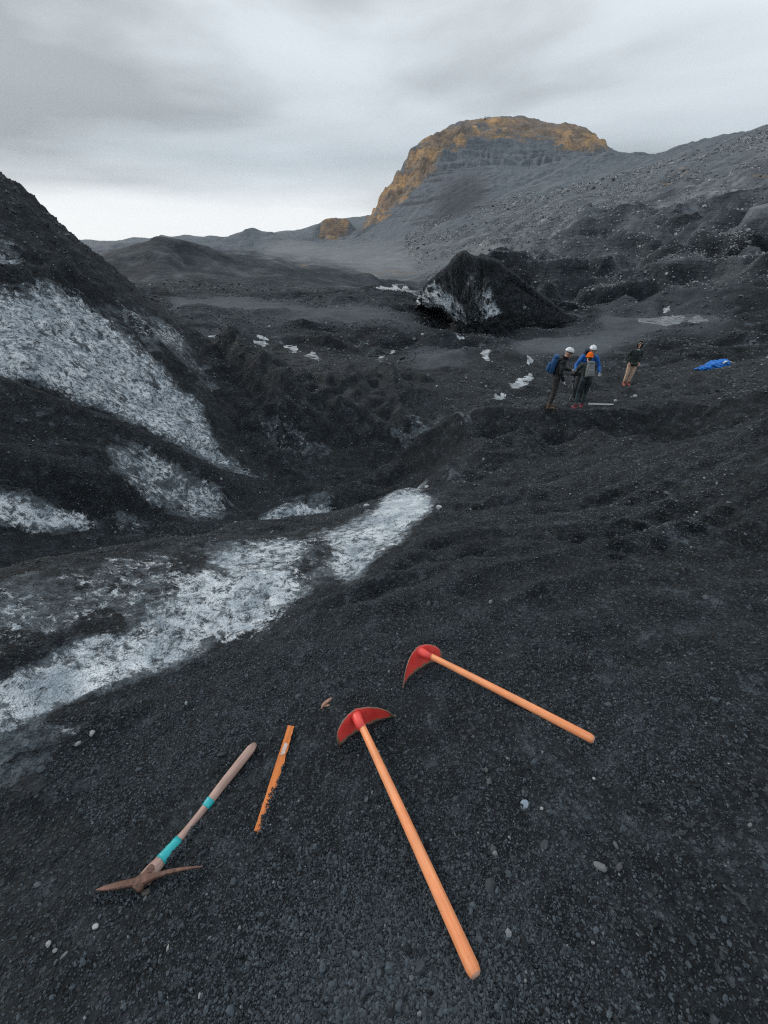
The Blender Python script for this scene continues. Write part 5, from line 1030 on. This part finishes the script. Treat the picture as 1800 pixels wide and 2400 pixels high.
# ------------------------------------------------------------------ tripod with camera between them
M_TRI = simple('tripod_metal', (0.11, 0.12, 0.125), 0.4, 0.2, 20, 0.5, 0, 0.5); M_CAM = simple('camera_black', (0.015, 0.016, 0.018), 0.5, 0.2, 30)
a1, a2, a3 = ground_at(1332, 952), ground_at(1308, 945), ground_at(1346, 940); base_ = (a1 + a2 + a3) / 3; apex = base_ + Vector((0.02, 0, 0.74)); tr = empty('tripod', base_)
for q_ in (a1, a2, a3):
    q_ = q_ - base_; ap = apex - base_; lo = ap.lerp(q_, 0.04) + (q_ - ap) * 0.0; mid_ = ap.lerp(q_, .5); lg = MB(); lg.tube([ap.lerp(q_, .04), mid_], .015, 8); lg.tube([mid_, ap.lerp(q_, .98)], .011, 8); lo_ = lg.build('leg', M_TRI, tr)
    MB().tube([ap.lerp(q_, .46), ap.lerp(q_, .53)], .021, 8).build('leg_clamp', M_CAM, lo_); MB().ball(q_ + Vector((0, 0, .012)), .020, seg=8, rings=6).build('rubber_foot', M_CAM, lo_)
    MB().tube([ap.lerp(q_, .40), (0.02, 0, .44)], .006, 6).build('brace', M_TRI, tr)
MB().tube([(0.02, 0, .40), (0.02, 0, .82)], .014, 10).build('centre_column', M_TRI, tr); MB().tube([(0.02, 0, .70), (0.02, 0, .77)], [.045, .035], 12).build('crown', M_CAM, tr)
hd_ = MB(); hd_.ball((0.02, 0, .845), (.032, .032, .030)); hd_.box((0.02, 0, .885), (.045, .035, .010)); hd_.build('tripod_head', M_CAM, tr, bevel=.003); MB().tube([(0.02, 0, .85), (-.06, -.16, .78)], [.007, .010], 8).build('pan_handle', M_CAM, tr)
tag(tr, 'grey tripod standing between the three people', 'tripod')
ck = empty('video_camera', apex + Vector((0, 0, .155))); 
MB().box((0.0, 0, .065), (.15, .055, .062), taper=.92).build('camera_body', M_CAM, ck, bevel=.012); MB().tube([(.15, 0, .06), (.20, 0, .06), (.24, 0, .06)], [.040, .044, .048], 14).build('lens', M_CAM, ck); MB().tube([(-.10, 0, .12), (-.07, 0, .165), (.06, 0, .165), (.09, 0, .12)], .012, 8).build('carry_handle', M_CAM, ck); MB().box((-.10, -.075, .07), (.045, .015, .032)).build('view_screen', M_TRI, ck, bevel=.004)
tag(ck, 'black camera on top of the tripod between the people', 'camera')
# white pole on the shelf
qa, qb = ground_at(1377, 953), ground_at(1437, 951); qb.z = (qb.z + qa.z) / 2 + .0; qa.z = qb.z; pl_ = empty('marker_pole', qa + Vector((0, 0, .055))); dd = qb - qa
MB().tube([(0, 0, 0), dd * .04, dd * .96, dd], [.014, .020, .020, .012], 10).build('shaft', simple('white_painted_pole', (0.72, 0.74, 0.74), 0.5, 0.08, 30), pl_); MB().tube([dd * .98, dd * 1.04], [.014, .003], 8).build('tip', M_TRI, pl_)
tag(pl_, 'thin white pole lying on the ground right of the orange hat person', 'pole')
# crumpled blue jacket on the slope
pj = ground_at(1668, 866, 14); jk = MB()
def crumple(c, r, seed, rot):
    r_ = random.Random(seed); v = []; f = []; sg, rg = 30, 18; ph = [r_.uniform(0, 6.28) for _ in range(6)]
    for i in range(rg + 1):
        th = math.pi * i / rg
        for j in range(sg):
            p_ = 2 * math.pi * j / sg; d = Vector((math.sin(th) * math.cos(p_), math.sin(th) * math.sin(p_), math.cos(th)))
            k = 1 + .26 * abs(math.sin(3 * p_ + 2 * d.z * 2 + ph[0])) - .22 * abs(math.sin(5 * d.x * 2 + ph[1] + 3 * d.y)) + .08 * math.sin(9 * d.y + ph[2]) + .06 * math.sin(13 * d.z + 7 * d.x + ph[3])
            q_ = Vector((d.x * r[0], d.y * r[1], d.z * r[2])) * k; q_ = rot @ q_; q_ += Vector(c); q_.z = max(q_.z, -.05); v.append(q_)
    for i in range(rg):
        for j in range(sg): f.append((i * sg + j, (i + 1) * sg + j, (i + 1) * sg + (j + 1) % sg, i * sg + (j + 1) % sg))
    jk.add(v, f)
Rz = lambda a: Matrix.Rotation(a, 3, 'Z')
crumple((.10, .06, .12), (.34, .24, .17), 1, Rz(.3)); crumple((.40, .10, .18), (.22, .18, .15), 2, Rz(-.4)); crumple((-.28, -.04, .06), (.26, .12, .09), 3, Rz(.1)); crumple((-.52, -.08, .03), (.16, .07, .05), 4, Rz(-.3))
M_CYAN = simple('bright_blue_nylon', (0.012, 0.19, 0.70), 0.45, 0.5, 9, 0.5, 0.03); jr = empty('blue_jacket', pj); jb = jk.build('cloth', M_CYAN, jr)
MB().tube([(.25, -.08, .24), (.36, -.06, .32), (.46, 0, .30)], [.03, .05, .03], 10, 0, .4).build('lining', simple('pale_lining', (0.55, 0.60, 0.62), 0.7), jr); MB().tube([(-.60, -.1, .03), (-.68, -.12, .02)], [.04, .03], 8).build('cuff', M_STRAP, jr)
tag(jr, 'crumpled bright blue jacket lying on the slope at right', 'jacket')
# cairn on the mountain top
pc = Vector(at(1136, 284, 632)); pc.z = float(H(np.array(pc.x), np.array(pc.y))); cn = empty('cairn', pc); mc = simple('cairn_rock', (0.07, 0.07, 0.072), 0.9, 0.3, 2)
for i_, (z_, s_) in enumerate(((.7, 2.2), (2.0, 1.7), (3.1, 1.2))):
    me = rock_mesh('rock', 400 + i_, mc, 2, (1, .9, .75), .1); o = bpy.data.objects.new('rock', me); C.objects.link(o); o.parent = cn; o.location = (0, 0, z_); o.scale = (s_,) * 3
tag(cn, 'tiny rock cairn on top of the mountain', 'cairn')
#HAZE
# ------------------------------------------------------------------ air
hb = MB().box((0, 0, 130), (3300, 3300, 210)); m = bpy.data.materials.new('thin_haze'); m.use_nodes = True; t = m.node_tree; t.nodes.clear()
pv_ = t.nodes.new('ShaderNodeVolumePrincipled'); pv_.inputs['Color'].default_value = (0.80, 0.90, 1.0, 1); pv_.inputs['Density'].default_value = 0.00011; pv_.inputs['Anisotropy'].default_value = 0.2
t.links.new(pv_.outputs[0], t.nodes.new('ShaderNodeOutputMaterial').inputs['Volume']); o = hb.build('haze', m); o['kind'] = 'stuff'; o['label'] = 'thin bluish haze in the valley air'; o['category'] = 'haze'
